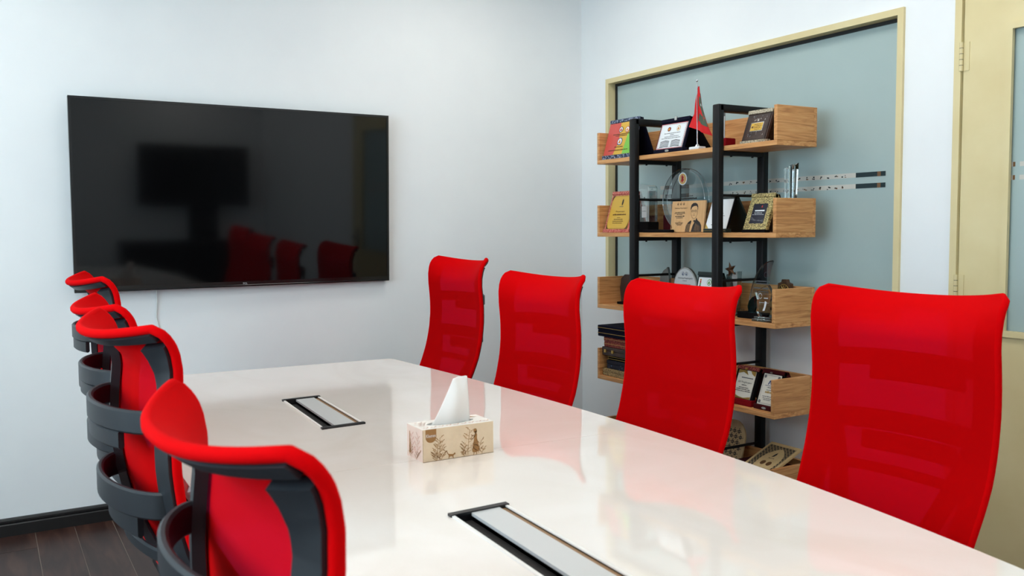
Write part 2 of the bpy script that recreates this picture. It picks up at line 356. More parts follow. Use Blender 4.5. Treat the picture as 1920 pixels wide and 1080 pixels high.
for hz in (1.884, 1.06, .24):
    h = MB(); h.tube([(lx-.009, ly1+.004, hz-.05), (lx-.009, ly1+.004, hz+.05)], .0065, 10); h.box(lx-.003, lx+.001, ly1-.022, ly1, hz-.05, hz+.05)
    hg = h.build('hinge', cream, door)
    for k in (-.03, -.01, .01, .03): MB().tube([(lx-.009, ly1+.004, hz+k-.0008), (lx-.009, ly1+.004, hz+k+.0008)], .0069, 10).build('hinge_joint', seal, hg)
hd = MB(); hd.tube([(lx-.002, ly0+.07, 1.02), (lx-.05, ly0+.07, 1.02), (lx-.055, ly0+.08, 1.02), (lx-.055, ly0+.19, 1.02)], .009, 10); hd.bbox(lx-.008, lx, ly0+.045, ly0+.095, .93, 1.1, .003)
hd.build('door_handle', chrome, door, True)
# daylight window in the left wall
win2 = thing('window_2', 'wide daylight window in the left wall', None, (0, 0, 0), kind='structure')
ringprism(MB(), LW[0], LW[1], LW[2], LW[3], .04, X0-.07, .075).build('window_frame', cream, win2)
for k in (1, 2, 3):
    yy = LW[0]+(LW[1]-LW[0])*k/4; MB().box(X0-.06, X0-.02, yy-.02, yy+.02, LW[2]+.04, LW[3]-.04).build('mullion', cream, win2)
for k in range(4):
    a = LW[0]+(LW[1]-LW[0])*k/4+.02; b = LW[0]+(LW[1]-LW[0])*(k+1)/4-.02; MB().box(X0-.045, X0-.041, a, b, LW[2]+.04, LW[3]-.04).build('window_pane', pane, win2)
pl = bpy.data.lights.new('daylight_portal', 'AREA'); pl.shape = 'RECTANGLE'; pl.size = LW[3]-LW[2]; pl.size_y = LW[1]-LW[0]; pl.cycles.is_portal = True
po = bpy.data.objects.new('daylight_portal', pl); COL.objects.link(po); po.location = (X0-.12, (LW[0]+LW[1])/2, (LW[2]+LW[3])/2); po.rotation_euler = (0, -PI/2, 0)

# ------------------------------------------------------------------ ceiling lights
lights = [(x_, y_, w1+', '+w2) for y_, w1 in ((3.4, 'row beside the television wall'), (1.9, 'second row from the television'), (.3, 'third row from the television'), (-1.0, 'row farthest from the television')) for x_, w2 in ((-.4, 'window side'), (2.1, 'door side'))]
for lx_, ly_, where in lights:
    t = thing('ceiling_light', 'square white panel light in the ceiling, '+where, 'ceiling light', (lx_, ly_, ZC), group='ceiling panel lights')
    ringm = MB().prism([[(-.3, -.3), (.3, -.3), (.3, .3), (-.3, .3)], [(-.28, -.28), (.28, -.28), (.28, .28), (-.28, .28)]], (0, 0, -.014), (1, 0, 0), (0, 1, 0), (0, 0, 1), .0138); ringm.build('frame', white_rim, t)
    MB().box(-.28, .28, -.28, .28, -.010, -.002).build('diffuser', lamp_m, t)

# ------------------------------------------------------------------ television
TY = 4.25
tv = thing('television', 'large black flat television hanging on the white wall', 'television', (1.0685, TY, 1.445)); tv.rotation_euler = (math.radians(1.8), 0, math.radians(1.3))
tw, th = 1.463, .836
a, b = tw/2, th/2
MB().bbox(-a, a, .004, .026, -b, b, .003).build('casing', tv_bezel, tv)
MB().bbox(-a*.5, a*.5, .0255, .038, -b*.7, b*.35, .004).build('back_cover', black_pl, tv)
MB().prism([[(-a, -b), (a, -b), (a, b), (-a, b)], [(-a+.011, -b+.024), (a-.011, -b+.024), (a-.011, b-.011), (-a+.011, b-.011)]], (0, .006, 0), (1, 0, 0), (0, 0, 1), (0, -1, 0), .008).build('bezel', tv_bezel, tv)
MB().box(-a+.008, a-.008, .001, .005, -b+.02, b-.008).build('screen', tv_screen, tv)
MB().bbox(-a+.02, a-.02, -.0045, .004, -b+.001, -b+.009, .002).build('bottom_trim', mat('dark_gloss_trim', (38, 38, 40), .12, metal=.5), tv)
P = Print((-a, -.003, -b), (1, 0, 0), (0, 0, 1)); P.text(mat('silver_logo', (205, 205, 208), .35), 'TCL', 1.063-.337, .0105, .0075, .022, name='logo'); P.done(tv)
MB().bbox(-.12, .12, .037, .056, -.12, .12, .002).build('wall_bracket', black_metal, tv)
cb = [(.676, 4.300, 1.04), (.678, 4.306, .97), (.672, 4.309, .90), (.690, 4.309, .82), (.703, 4.309, .75), (.728, 4.309, .68), (.744, 4.309, .60), (.742, 4.309, .45), (.745, 4.300, .30), (.75, 4.29, .1), (.76, 4.28, .006)]
tag(MB().tube(cb, .0028, 6).build('cable', cable_m, None, True), 'thin white cable hanging down the wall under the television', 'cable')

# display and cabinet at the opposite end of the room, seen mirrored in the television
ds = thing('display_stand', 'black display on a pillar against the far wall, mirrored in the television', 'display', (2.24, Y0+.12, 0))
MB().bbox(-.57, .57, .0, .05, 1.20, 1.84, .01).build('display_panel', tv_bezel, ds); MB().box(-.55, .55, .05, .053, 1.22, 1.82).build('screen', tv_screen, ds)
MB().bbox(-.05, .25, -.08, -.001, .03, 1.5, .01).build('pillar', black_pl, ds); MB().bbox(-.2, .4, -.10, .06, 0, .03, .008).build('foot', black_pl, ds)
kb = thing('cabinet', 'long low black cabinet against the far wall, mirrored in the television', 'cabinet', (1.98, Y0+.36, 0))
MB().bbox(-.54, .54, -.15, .16, .08, .85, .008).build('body', black_pl, kb)
for k in (-1, 1):
    dd = MB().bbox(-.53 if k < 0 else .005, -.005 if k < 0 else .53, .161, .178, .1, .82, .003).build('door', black_metal, kb); MB().tube([(k*.03, .186, .45), (k*.03, .186, .6)], .006, 8).build('handle', chrome, dd)
MB().box(-.5, .5, -.12, .14, 0, .08).build('plinth', black_pl, kb)

# ------------------------------------------------------------------ table
def edge_r(y): return ((0.01211546*y-0.1306667)*y+0.39672782)*y+1.15045593
def edge_l(y): return .338+.026*y-.03*max(0, 1-((y-1.95)/1.6)**2)
table = thing('conference_table', 'long white glossy boat-shaped conference table', 'table', (.92, 1.9, 0))
TO = Vector((.92, 1.9, 0)); ZT = .75
def far_y(x): return 3.466+(1.462-x)*.045
def near_y(x): return .345+(1.30-x)*.03
def seam_y(x): return 1.890+(.81-x)*.03
def rnd(poly, r=.03):   # round the listed convex corners
    return poly
def sample(f, y0, y1, n): return [(f(y0+(y1-y0)*i/n), y0+(y1-y0)*i/n) for i in range(n+1)]
def corner(p, a, b, r, n=5):
    p, a, b = Vector(p), Vector(a), Vector(b); da = (a-p).normalized()*r; db = (b-p).normalized()*r; out = []
    for i in range(n+1):
        t = i/n; out.append(tuple((p+da)*(1-t)**2+p*2*t*(1-t)+(p+db)*t*t))
    return out
xr, xl = edge_r(3.46), edge_l(3.5)
R_ = sample(edge_r, seam_y(1.518)+.0006, 3.43, 18); L_ = sample(edge_l, seam_y(.3)+.0006, 3.48, 12)[::-1]
far_loop = R_+corner((edge_r(3.466), 3.466), R_[-1], (1.2, far_y(1.2)), .028)+corner((xl, far_y(xl)), (.9, far_y(.9)), L_[0], .028)+L_
R2 = sample(edge_r, .38, seam_y(1.518)-.0006, 18); L2 = sample(edge_l, .40, seam_y(.3)-.0006, 12)[::-1]
near_loop = R2+L2+corner((edge_l(.36), near_y(.36)), L2[-1], (.9, near_y(.9)), .028)+corner((edge_r(.35), near_y(1.3)), (.9, near_y(.9)), R2[0], .028)
B1 = [(.802, 2.786), (.921, 2.792), (.898, 2.328), (.776, 2.322)]
B2 = [(.739, 1.487), (.863, 1.491), (.843, 1.027), (.716, 1.021)]
def slab(name, loop, hole):
    c = sum((Vector(p) for p in hole), Vector((0, 0)))/4
    h = [tuple(c+(Vector(p)-c)*.985) for p in hole]
    # small chamfer all round: a thin upper skin set in by 2 mm
    mb = MB().prism([loop, h], (0, 0, ZT-.036), (1, 0, 0), (0, 1, 0), (0, 0, 1), .036)
    mb.v = [tuple(Vector(v)-TO) for v in mb.v]
    return mb.build(name, table_m, table)
far_top = slab('tabletop_panel', far_loop, B1); near_top = slab('tabletop_panel', near_loop, B2)
def q2(B, s, t): # bilinear in the flap quad; s 0..1 across (left-right), t 0..1 from far to near
    A, Bq, C, D = [Vector(p) for p in B]; return (A*(1-s)+Bq*s)*(1-t)+(D*(1-s)+C*s)*t
def strip(B, s0, s1, t0, t1, z0, z1, name, m, par):
    c = [q2(B, s0, t0), q2(B, s1, t0), q2(B, s1, t1), q2(B, s0, t1)]
    vs = [(p.x-TO.x, p.y-TO.y, z) for z in (z0, z1) for p in c]
    return MB().add(vs, [(0, 1, 2, 3), (7, 6, 5, 4), (0, 4, 5, 1), (1, 5, 6, 2), (2, 6, 7, 3), (3, 7, 4, 0)]).build(name, m, par)
for B, top in ((B1, far_top), (B2, near_top)):
    bx = strip(B, .02, .98, .01, .99, ZT-.075, ZT-.07, 'cable_tray', black_pl, table)
    strip(B, .02, .05, .01, .99, ZT-.07, ZT+.0005, 'tray_wall', black_pl, bx); strip(B, .95, .98, .01, .99, ZT-.07, ZT+.0005, 'tray_wall', black_pl, bx)
    strip(B, .05, .95, .01, .02, ZT-.07, ZT, 'tray_wall', black_pl, bx); strip(B, .05, .95, .98, .99, ZT-.07, ZT, 'tray_wall', black_pl, bx)
    strip(B, 0, .05, .0, 1, ZT, ZT+.003, 'side_rail', white_rim, bx); strip(B, .95, 1, .0, 1, ZT, ZT+.003, 'side_rail', white_rim, bx)
    strip(B, -.02, 1.02, -.004, .028, ZT, ZT+.005, 'end_cap', black_pl, bx); strip(B, -.02, 1.02, .972, 1.004, ZT, ZT+.005, 'end_cap', black_pl, bx)
    strip(B, .05, .34, .028, .972, ZT-.02, ZT-.012, 'brush_strip', brush_m, bx)
    strip(B, .34, .84, .028, .972, ZT-.004, ZT+.002, 'flap_lid', alu, bx)
    strip(B, .86, .95, .028, .972, ZT-.012, ZT-.002, 'inner_strip', brown_rail, bx)
for yc in (1.15, 2.65):
    MB().bbox(-.08, .15, yc-1.9-.2, yc-1.9+.2, .03, ZT-.0762, .006).build('pedestal', table_edge, table); MB().bbox(-.09, .16, yc-1.9-.22, yc-1.9+.22, 0, .03, .006).build('foot_plate', table_edge, table)
MB().bbox(-.03, .03, -.63, .63, .3, .55, .004).build('cable_beam', table_edge, table)

# ------------------------------------------------------------------ chairs (local: front +x, z up, origin on the floor under the column)
HW = .24
PROF = [(.46, -.122), (.50, -.110), (.55, -.090), (.60, -.069), (.65, -.047), (.70, -.028), (.75, -.015), (.80, -.006), (.85, -.001), (.90, .000), (.95, -.003), (1.00, -.008), (1.04, -.008), (1.07, -.003), (1.09, .004), (1.105, .014), (1.115, .024), (1.12, .034)]
def interp(z):
    for (a, p), (b, q) in zip(PROF, PROF[1:]):
        if z <= b: t = (z-a)/(b-a); return p+(q-p)*t
    return PROF[-1][1]
def sstep(a, b, x): t = min(1, max(0, (x-a)/(b-a))); return t*t*(3-2*t)
def S(s, z):   # point of the back surface, s -1..1 across
    k = 1-abs(s)**2.2
    v = interp(z)+(.024+.046*sstep(1.0, 1.12, z))*k
    zz = z-.016*sstep(.98, 1.12, z)*k
    w = HW
    dz = z-1.104
    if dz > 0: w = HW-.016+math.sqrt(max(0, .016**2-dz*dz))
    w *= 1-.06*sstep(.75, .46, z) if z < .75 else 1
    return Vector((-.22-v, s*w, zz))
def SN(s, z):
    e = .004; z = min(z, 1.112)
    n = (S(s+e, z)-S(s-e, z)).cross(S(s, z+e)-S(s, z-e)); n.normalize()
    return n if n.x > 0 else -n
ZS = [.47+.53*i/18 for i in range(18)]+[1.0+.12*i/14 for i in range(15)]
def patch(s0, s1, zs, d0, d1, n):
    mb = MB(); m = len(zs); A = []; Bk = []
    for z in zs:
        for i in range(n+1):
            s = s0+(s1-s0)*i/n; p = S(s, z); nn = SN(s, z); A.append(p-nn*d0); Bk.append(p-nn*d1)
    w = n+1; q = len(A); fs = []
    for j in range(m-1):
        for i in range(n):
            a = j*w+i; fs += [(a, a+1, a+w+1, a+w), (q+a, q+a+w, q+a+w+1, q+a+1)]
    for i in range(n): fs += [(i, q+i, q+i+1, i+1), ((m-1)*w+i, (m-1)*w+i+1, q+(m-1)*w+i+1, q+(m-1)*w+i)]
    for j in range(m-1): a = j*w; b = a+w; fs += [(a, b, q+b, q+a), (a+n, q+a+n, q+b+n, b+n)]
    return mb.add(A+Bk, fs)
def band(pts, h, t):   # vertical strip along a horizontal path (list of x,y,z), h tall, t thick
    mb = MB(); pts = [Vector(p) for p in pts]; vs = []; m = len(pts)
    for i, p in enumerate(pts):
        a = pts[max(0, i-1)]; b = pts[min(m-1, i+1)]; d = (b-a); n = Vector((-d.y, d.x, 0)).normalized()
        c = .004
        for (o, z) in ((-t/2, -h/2+c), (-t/2+c, -h/2), (t/2-c, -h/2), (t/2, -h/2+c), (t/2, h/2-c), (t/2-c, h/2), (-t/2+c, h/2), (-t/2, h/2-c)): vs.append(p+n*o+Vector((0, 0, z)))
    fs = []
    for i in range(m-1):
        for k in range(8): fs.append((i*8+k, i*8+(k+1) % 8, (i+1)*8+(k+1) % 8, (i+1)*8+k))
    fs += [tuple(range(8))[::-1], tuple(range((m-1)*8, m*8))]
    return mb.add(vs, fs)
def make_chair():
    r = thing('office_chair', 'x', 'chair')
    n = 22; mb = MB(); w = n+1
    vs = [S(-1+2*i/n, z) for z in ZS for i in range(w)]
    mb.add(vs, [(j*w+i, j*w+i+1, (j+1)*w+i+1, (j+1)*w+i) for j in range(len(ZS)-1) for i in range(n)])
    mb.build('mesh_back', red_mesh, r, True)
    # padded red binding round sides and top
    path = [S(-1, z) for z in ZS[:-1]]+[S(-1+2*i/26, 1.12) for i in range(27)]+[S(1, z) for z in ZS[:-1][::-1]]
    path = [S(s_, z_)-SN(s_, z_)*.0085 for s_, z_ in [(-1, z) for z in ZS[:-1]]+[(-1+2*i/26, 1.12) for i in range(27)]+[(1, z) for z in ZS[:-1][::-1]]]
    MB().tube(path, .0088, 10).build('edge_binding', red_solid, r, True)
    zr = [z for z in ZS if z < 1.1]
    for s in (-1, 1): patch(s*.76, s*.975, zr, .004, .022, 4).build('side_rail', grey_pl, r, True)
    patch(-.95, .95, [1.104, 1.108, 1.112, 1.116], .009, .019, 20).build('top_bar', grey_pl, r, True)
    def arc(z, back, yw, n=22, pw=.75):
        out = []
        for i in range(n+1):
            a = PI*i/n; p = S(-math.cos(a)*yw/HW, z); out.append((S(.87, z).x-.02-back*math.sin(a)**pw, p.y, z))
        return out
    hp = band(arc(.940, .074, .196, pw=1.2), .044, .013).build('lumbar_hoop', grey_pl, r, True)
    band([p for p in arc(.902, .069, .19, pw=1.2) if abs(p[1]) < .14], .036, .012).build('hoop_grip', grey_pl, hp, True)
    lp = band(arc(.783, .066, .196, pw=1.2), .052, .013).build('lower_hoop', grey_pl, r, True)
    band([p for p in arc(.733, .056, .19, pw=1.2) if abs(p[1]) < .13], .048, .012).build('hoop_grip', grey_pl, lp, True)
    band(arc(.672, .045, .19, pw=1.2), .026, .012).build('tension_bar', grey_pl, r, True)
    for s in (-1, 1):
        mb = MB(); zs = [.47+.03*k for k in range(11)]; vs = []
        for z in zs:
            t = (z-.47)/.30; c = s*(.36+.40*t)
            for ds, dn in ((-.09, .006), (.09, .006), (.09, .022), (-.09, .022)): vs.append(S(c+ds, z)-SN(c+ds, z)*dn)
        fs = [(4*k+q, 4*k+(q+1) % 4, 4*k+4+(q+1) % 4, 4*k+4+q) for k in range(10) for q in range(4)]+[(0, 1, 2, 3), (40, 41, 42, 43)]
        mb.add(vs, fs).build('back_strut', grey_pl, r, True)
    MB().frame((-.16, -.05, .40), (.06, 0, 0), (0, .10, 0), (-.0, 0, .10)).build('back_bracket', black_pl, r)
    # seat
    sm = MB(); bm = bmesh.new(); bmesh.ops.create_cube(bm, size=1)
    for v in bm.verts: v.co = Vector((.035+v.co.x*.41, v.co.y*.46, .455+v.co.z*.065))
    bmesh.ops.bevel(bm, geom=[e for e in bm.edges if abs((e.verts[0].co-e.verts[1].co).z) > .01], offset=.07, segments=5, affect='EDGES')
    bmesh.ops.bevel(bm, geom=[e for e in bm.edges if abs(e.verts[0].co.z-e.verts[1].co.z) < .001], offset=.022, segments=3, affect='EDGES')
    bm.verts.index_update(); sm.add([v.co for v in bm.verts], [[v.index for v in f.verts] for f in bm.faces]); bm.free()
    sm.build('seat', red_solid, r, True)
    MB().bbox(-.14, .12, -.11, .11, .385, .425, .01).build('tilt_mechanism', black_pl, r)
    base = []
    base.append(MB().lathe([(.026, .08), (.026, .25), (.016, .25), (.016, .42)], 14).build('gas_column', black_metal, r, True))
    base.append(MB().lathe([(.02, .06), (.045, .065), (.045, .105), (.03, .13)], 16).build('hub', black_pl, r, True))
    for k in range(5):
        a = 2*PI*k/5+.31; c, s_ = math.cos(a), math.sin(a)
        base.append(MB().tube([(c*.03, s_*.03, .095), (c*.12, s_*.12, .088), (c*.215, s_*.215, .07)], [.019, .016, .012], 8).build('leg', black_pl, r, True))
        wm = MB(); wm.tube([(c*.215-s_*.018, s_*.215+c*.018, .026), (c*.215+s_*.018, s_*.215-c*.018, .026)], .026, 14); wm.tube([(c*.215, s_*.215, .03), (c*.215, s_*.215, .075)], .007, 8)
        base.append(wm.build('caster', black_pl, r, True))
    for b in base: b['fixed'] = 1
    return r
def copy_tree(o, parent=None):
    c = o.copy(); COL.objects.link(c); c.parent = parent
    for ch in o.children: copy_tree(ch, c)
    return c
chair0 = make_chair()
CH = [  # x, y, rotation, extra height, label
    (.488, 1.06, 3, -.035, 'red mesh office chair closest to the camera in the left row'),
    (.494, 1.94, 5, 0, 'red mesh office chair second from the camera in the left row'),
    (.525, 2.49, 0, -.003, 'red mesh office chair second from the television in the left row'),
    (.565, 3.17, 1, .032, 'red mesh office chair under the television corner, farthest in the left row'),
    (1.578, 3.545, 180, .042, 'red mesh office chair farthest from the camera in the right row'),
    (1.552, 2.80, 183.5, 0, 'red mesh office chair second from the television in the right row'),
    (1.587, 2.083, 179.5, 0, 'red mesh office chair in the right row hiding the middle of the shelving'),
    (1.657, 1.357, 181.7, .015, 'large see-through red mesh chair in front of the cream door'),
]
chairs = [chair0]+[copy_tree(chair0) for _ in CH[1:]]
for o, (cx, cy, rz, up, lab) in zip(chairs, CH):
    o.location = (cx, cy, 0); o.rotation_euler.z = math.radians(rz); o['label'] = lab; o['group'] = 'red office chairs around the table'
    for c in o.children:
        if 'fixed' not in c: c.location.z = up
for o in bpy.data.objects:
    if 'fixed' in o: del o['fixed']

# ------------------------------------------------------------------ tissue box
TBW, TBD, TBH = .187, .088, .0765
tb = thing('tissue_box', 'tan printed tissue box with a white tissue standing out, on the table', 'tissue box', (.859+TBW/2, 1.861+TBD/2, ZT))
oval = circ(0, 0, .062, .021, 28)
ct = MB()
ct.box(-TBW/2, TBW/2, -TBD/2, -TBD/2+.001, 0, TBH-.0005).build('front_face', carton, tb)
sd = MB(); sd.box(-TBW/2, -TBW/2+.001, -TBD/2+.001, TBD/2, 0, TBH-.0005); sd.box(TBW/2-.001, TBW/2, -TBD/2+.001, TBD/2, 0, TBH-.0005); sd.box(-TBW/2+.001, TBW/2-.001, TBD/2-.001, TBD/2, 0, TBH-.0005); sd.box(-TBW/2+.001, TBW/2-.001, -TBD/2+.001, TBD/2-.001, 0, .001)
sd.build('side_faces', carton_p, tb)
MB().prism([[(-TBW/2, -TBD/2), (TBW/2, -TBD/2), (TBW/2, TBD/2), (-TBW/2, TBD/2)], oval], (0, 0, TBH-.0005), (1, 0, 0), (0, 1, 0), (0, 0, 1), .001).build('top_face', carton_w, tb)
fm = MB(); fo = circ(0, 0, .064, .023, 28); fi = [(p[0]*.96, p[1]*.25+.004*math.sin(i*1.3)) for i, p in enumerate(circ(0, 0, .062, .021, 28))]
fm.add([(p[0], p[1], TBH-.001) for p in fo]+[(p[0], p[1], TBH-.008+.003*math.sin(i*2.1)) for i, p in enumerate(fi)], [(i, (i+1) % 28, 28+(i+1) % 28, 28+i) for i in range(28)]+[tuple(range(28, 56))])
fm.build('plastic_film', film, tb, True)
# the tissue: two folded sheets rising from the slot
def tissue():
    mb = MB(); n, m = 20, 16
    # back sheet: broad base narrowing to a folded top
    def sheet(x0, x1, t0, t1, yo, lean, amp, ph):
        vs = []
        for j in range(m+1):
            v = j/m
            for i in range(n+1):
                u = i/n
                xa = x0+(t0-x0)*v**.8; xb = x1+(t1-x1)*v**1.1
                xx = xa+(xb-xa)*u
                bulge = math.sin(PI*u)*.012*math.sin(PI*min(1, v*1.05))
                vs.append((xx, yo+lean*v+bulge*-1+amp*math.sin(u*9+ph+v*3)*(1-.5*v), TBH-.006+v*(.113-.010*max(0, .35-u))))
        w = n+1
        mb.add(vs, [(j*w+i, j*w+i+1, (j+1)*w+i+1, (j+1)*w+i) for j in range(m) for i in range(n)])
    sheet(-.058, .052, .012, .050, -.004, .010, .0022, 0)
    sheet(-.044, .054, .018, .050, .006, .004, .0025, 2)
    return mb
tm = tissue().build('tissue_sheet', tissue_m, tb, True, fix=False)
md = tm.modifiers.new('thickness', 'SOLIDIFY'); md.thickness = .0006
P = Print((-TBW/2, -TBD/2, 0), (1, 0, 0), (0, 0, 1))
# brand tab
P.poly(brown_pr, [(.007, TBH-.0006), (.007, .058)]+circ(.0208, .058, .0138, .0135, 12, PI, 2*PI)+[(.0346, .058), (.0346, TBH-.0006)], 0, 'brand_tab')
P.text(carton_w, 'Kleenex', .0208, .0572, .0080, .0250, 1, .1, 'lettering')
def plant(P, m, x, y, h, lean, n, seed, t=.0011):
    rr = random.Random(seed); st = [(x+lean*(k/8)**1.5, y+h*k/8) for k in range(9)]; P.stroke(m, st, t, 0, 'plant_print')
    for k in range(1, n+1):
        f = k/n; j = min(8, max(1, int(f*8))); bx_, by_ = st[j]; s = -1 if k % 2 else 1; L = (1-f*.7)*h*.38+.003
        e = (bx_+s*L*.8, by_+L*.55); P.stroke(m, [(bx_, by_), (bx_+s*L*.5, by_+L*.18), e], t*.8, 0, 'plant_print')
        for q in (.45, .75, 1):
            lx_, ly_ = bx_+(e[0]-bx_)*q, by_+(e[1]-by_)*q; a = rr.uniform(.3, 1.2)
            c, d = math.cos(a)*s, math.sin(a); l = .0042; P.poly(m, [(lx_, ly_), (lx_+c*l*.5-d*l*.22, ly_+d*l*.5+c*l*.22), (lx_+c*l, ly_+d*l), (lx_+c*l*.5+d*l*.22, ly_+d*l*.5-c*l*.22)], 0, 'plant_print')
plant(P, brown_lt, .036, .001, .043, .004, 9, 1); plant(P, brown_lt, .043, .001, .052, .001, 10, 2); plant(P, brown_lt, .034, .0, .018, -.008, 5, 3); plant(P, brown_lt, .047, .0, .02, .012, 5, 4)
plant(P, brown_lt, .117, .003, .060, .006, 11, 5); plant(P, brown_lt, .112, .003, .024, -.008, 5, 6); plant(P, brown_lt, .146, .004, .03, .008, 6, 7); plant(P, brown_lt, .155, .002, .012, .006, 4, 8); plant(P, brown_lt, .108, .001, .010, -.006, 4, 9)
# cat silhouette
P.poly(brown_pr, [(.066, .010), (.0665, .0065), (.0655, .002), (.0672, .002), (.0695, .006), (.076, .0055), (.0775, .001), (.079, .001), (.0785, .006), (.0805, .009), (.0825, .0085), (.084, .0105), (.0835, .013), (.082, .0135), (.0808, .0128), (.078, .0105), (.070, .0115), (.0655, .0125), (.062, .019), (.0608, .0185), (.0635, .012)], 0, 'cat_print')
# woman in a long dress with her arms out to the plant
P.poly(brown_pr, [(.130, .008), (.129, .012), (.132, .030), (.1345, .041), (.1355, .050), (.137, .053), (.1405, .053), (.1425, .049), (.142, .041), (.1445, .031), (.1485, .016), (.149, .0125), (.146, .009), (.139, .0065), (.134, .0068)], 0, 'figure_print')
P.disc(brown_pr, .1372, .0592, .0045, 0, .0054, 'figure_print'); P.disc(brown_pr, .1396, .0560, .0026, 0, None, 'figure_print'); P.rect(brown_pr, .1368, .1392, .051, .056, 0, 'figure_print')
P.stroke(brown_pr, [(.1372, .048), (.131, .0405), (.124, .040)], .0017, 0, 'figure_print'); P.stroke(brown_pr, [(.1368, .046), (.1315, .047), (.1262, .0505)], .0015, 0, 'figure_print')
P.stroke(brown_pr, [(.134, .008), (.1335, .0025), (.1315, .002)], .0016, 0, 'figure_print'); P.stroke(brown_pr, [(.1405, .008), (.1408, .0022), (.139, .0018)], .0016, 0, 'figure_print')
P.stroke(ink_br, [(0, .0004), (TBW, .0004)], .0008, 1, 'carton_edge'); P.stroke(ink_br, [(.0003, 0), (.0003, TBH*.97)], .0005, 1, 'carton_edge')
P.done(tb)
P = Print((-TBW/2, TBD/2, 0), (0, -1, 0), (0, 0, 1))
plant(P, pink_pr, .058, .004, .055, .004, 9, 11); plant(P, brown_lt, .052, .0, .022, .02, 6, 12); plant(P, brown_lt, .022, .0, .03, .004, 7, 13); plant(P, pink_pr, .03, .006, .05, -.002, 8, 14)
P.poly(brown_lt, [(.012, .010), (.022, .010), (.0185, .05), (.0175, .062), (.0145, .062), (.0145, .05)], 0, 'figure_print'); P.done(tb)
P = Print((-TBW/2, -TBD/2, TBH+.0005), (1, 0, 0), (0, 1, 0))
for k in range(9): plant(P, pink_pr, .012+.02*k, .003, .012, .006, 4, 30+k, .0005)
for k in range(3): plant(P, pink_pr, .02+.006*k, .03+.012*k, .02, -.01, 5, 50+k, .0006)
P.poly(brown_lt, [(.150, .066), (.158, .074), (.166, .073), (.176, .062), (.166, .066), (.158, .064)], 0, 'figure_print'); P.done(tb)

# ------------------------------------------------------------------ shelving unit
SX0, SX1, SY0, SY1 = 2.735, 2.965, 2.545, 3.752
SB = [1.612, 1.243, .876, .507, .139]          # underside of each board
BT = .0205; PH = .160
unit = thing('shelving_unit', 'black metal shelving unit with five oak trough shelves', 'shelving unit', (0, 0, 0))
PYS = (2.856, 3.425); PXF, PXB = 2.716, 2.982
for py in PYS:
    MB().bbox(PXF-.016, PXF+.016, py-.0205, py+.0205, 0, 1.808, .006).build('post', black_metal, unit, True)
    MB().bbox(PXB-.016, PXB+.016, py-.0205, py+.0205, 0, 1.808, .006).build('post', black_metal, unit, True)
    MB().bbox(PXF-.01, PXB+.01, py-.0205, py+.0205, 1.776, 1.808, .006).build('top_rail', black_metal, unit, True)
    for z in SB:
        cbm = MB().bbox(PXF, PXB, py-.016, py+.016, z-.019, z-.0005, .003).build('support_bar', black_metal, unit)
        for xx in (PXF+.07, PXB-.07): MB().lathe([(.005, 0), (.005, .006)], 8, (xx, py-.006, z-.0245)).build('bolt', black_metal, cbm)
    for z in SB[1:]: MB().tube([(PXF, py, z+.180), (PXB, py, z+.180)], .0062, 8).build('cross_rod', black_metal, unit, True)
for z in SB:
    sh = MB().bbox(SX0, SX1, SY0, SY1, z, z+BT, .0012, 1).build('shelf', oak, unit)
    MB().bbox(SX0, SX1-.018, SY0, SY0+.018, z+BT+.0005, z+PH, .0012, 1).build('side_panel', oak_end, sh)
    MB().bbox(SX0, SX1-.018, SY1-.018, SY1, z+BT+.0005, z+PH, .0012, 1).build('side_panel', oak_end, sh)
    MB().bbox(SX1-.0175, SX1, SY0, SY1, z+BT+.0005, z+PH, .0012, 1).build('back_panel', oak, sh)
Z1, Z2, Z3, Z4, Z5 = [z+BT+.0006 for z in SB]

# ------------------------------------------------------------------ plaques and trophies. local: -x faces the room, y left, origin at the front foot
def tent(name, label, cat, x, yl, yr, z, h, run, total, m_tray, m_board, m_lid, face, fin=(.01, .01, .004, .006), tray_h=.016, board_t=.010, tray_d=.03, lidcap=None):
    """display case standing open like a tent: tray foot, leaning front board with a face plate, lid leaning back behind"""
    w = yl-yr; r = thing(name, label, cat, (x, (yl+yr)/2, z))
    MB().bbox(0, tray_d, -w/2, w/2, 0, tray_h, .002, 1).build('foot_tray', m_tray, r)
    bz = tray_h*.5; V = Vector((run, 0, h-bz)).normalized(); L = Vector((run, 0, h-bz)).length; Nn = Vector((0, -1, 0)).cross(V)
    O = Vector((.006, w/2-fin[0]*.4, bz)); bw = w-fin[0]*.8
    bd = MB().frame(O, (0, -bw, 0), V*L, -Nn*board_t).build('front_board', m_board, r)
    MB().frame(O+V*(L-.014)+Nn*.006-Vector((0, -.0, 0)), (0, -bw, 0), V*.016, -Nn*(board_t+.018)).build('top_edge', lidcap or m_tray, r)
    T = O+V*L-Nn*board_t; D = Vector((total, O.y, .002))-Vector((T.x, T.y, T.z))
    nl = Vector((0, -1, 0)).cross(D).normalized()
    MB().frame(T, (0, -bw, 0), D, nl*.008).build('back_lid', m_lid, r)
    fw, fh = bw-2*fin[0], L-fin[1]-tray_h*.5-fin[2]-.012
    fo = O+Vector((0, -fin[0], 0))+V*(tray_h*.55+fin[2])
    fp = MB().frame(fo+Nn*.003, (0, -fw, 0), V*fh, -Nn*.003).build('face_plate', face, r)
    return r, Print(fo+Nn*.003, (0, -1, 0), V), fw, fh
def crest(P, u, v, r, a, b, c, layer=1):
    P.cnt += 1; P.grp = P.cnt; P.disc(a, u, v, r, layer); P.disc(b, u, v, r*.78, layer+1); P.poly(c, [(u-r*.5, v-r*.35), (u, v+r*.6), (u+r*.5, v-r*.35), (u, v-r*.6)], layer+2, 'emblem'); P.grp = 0

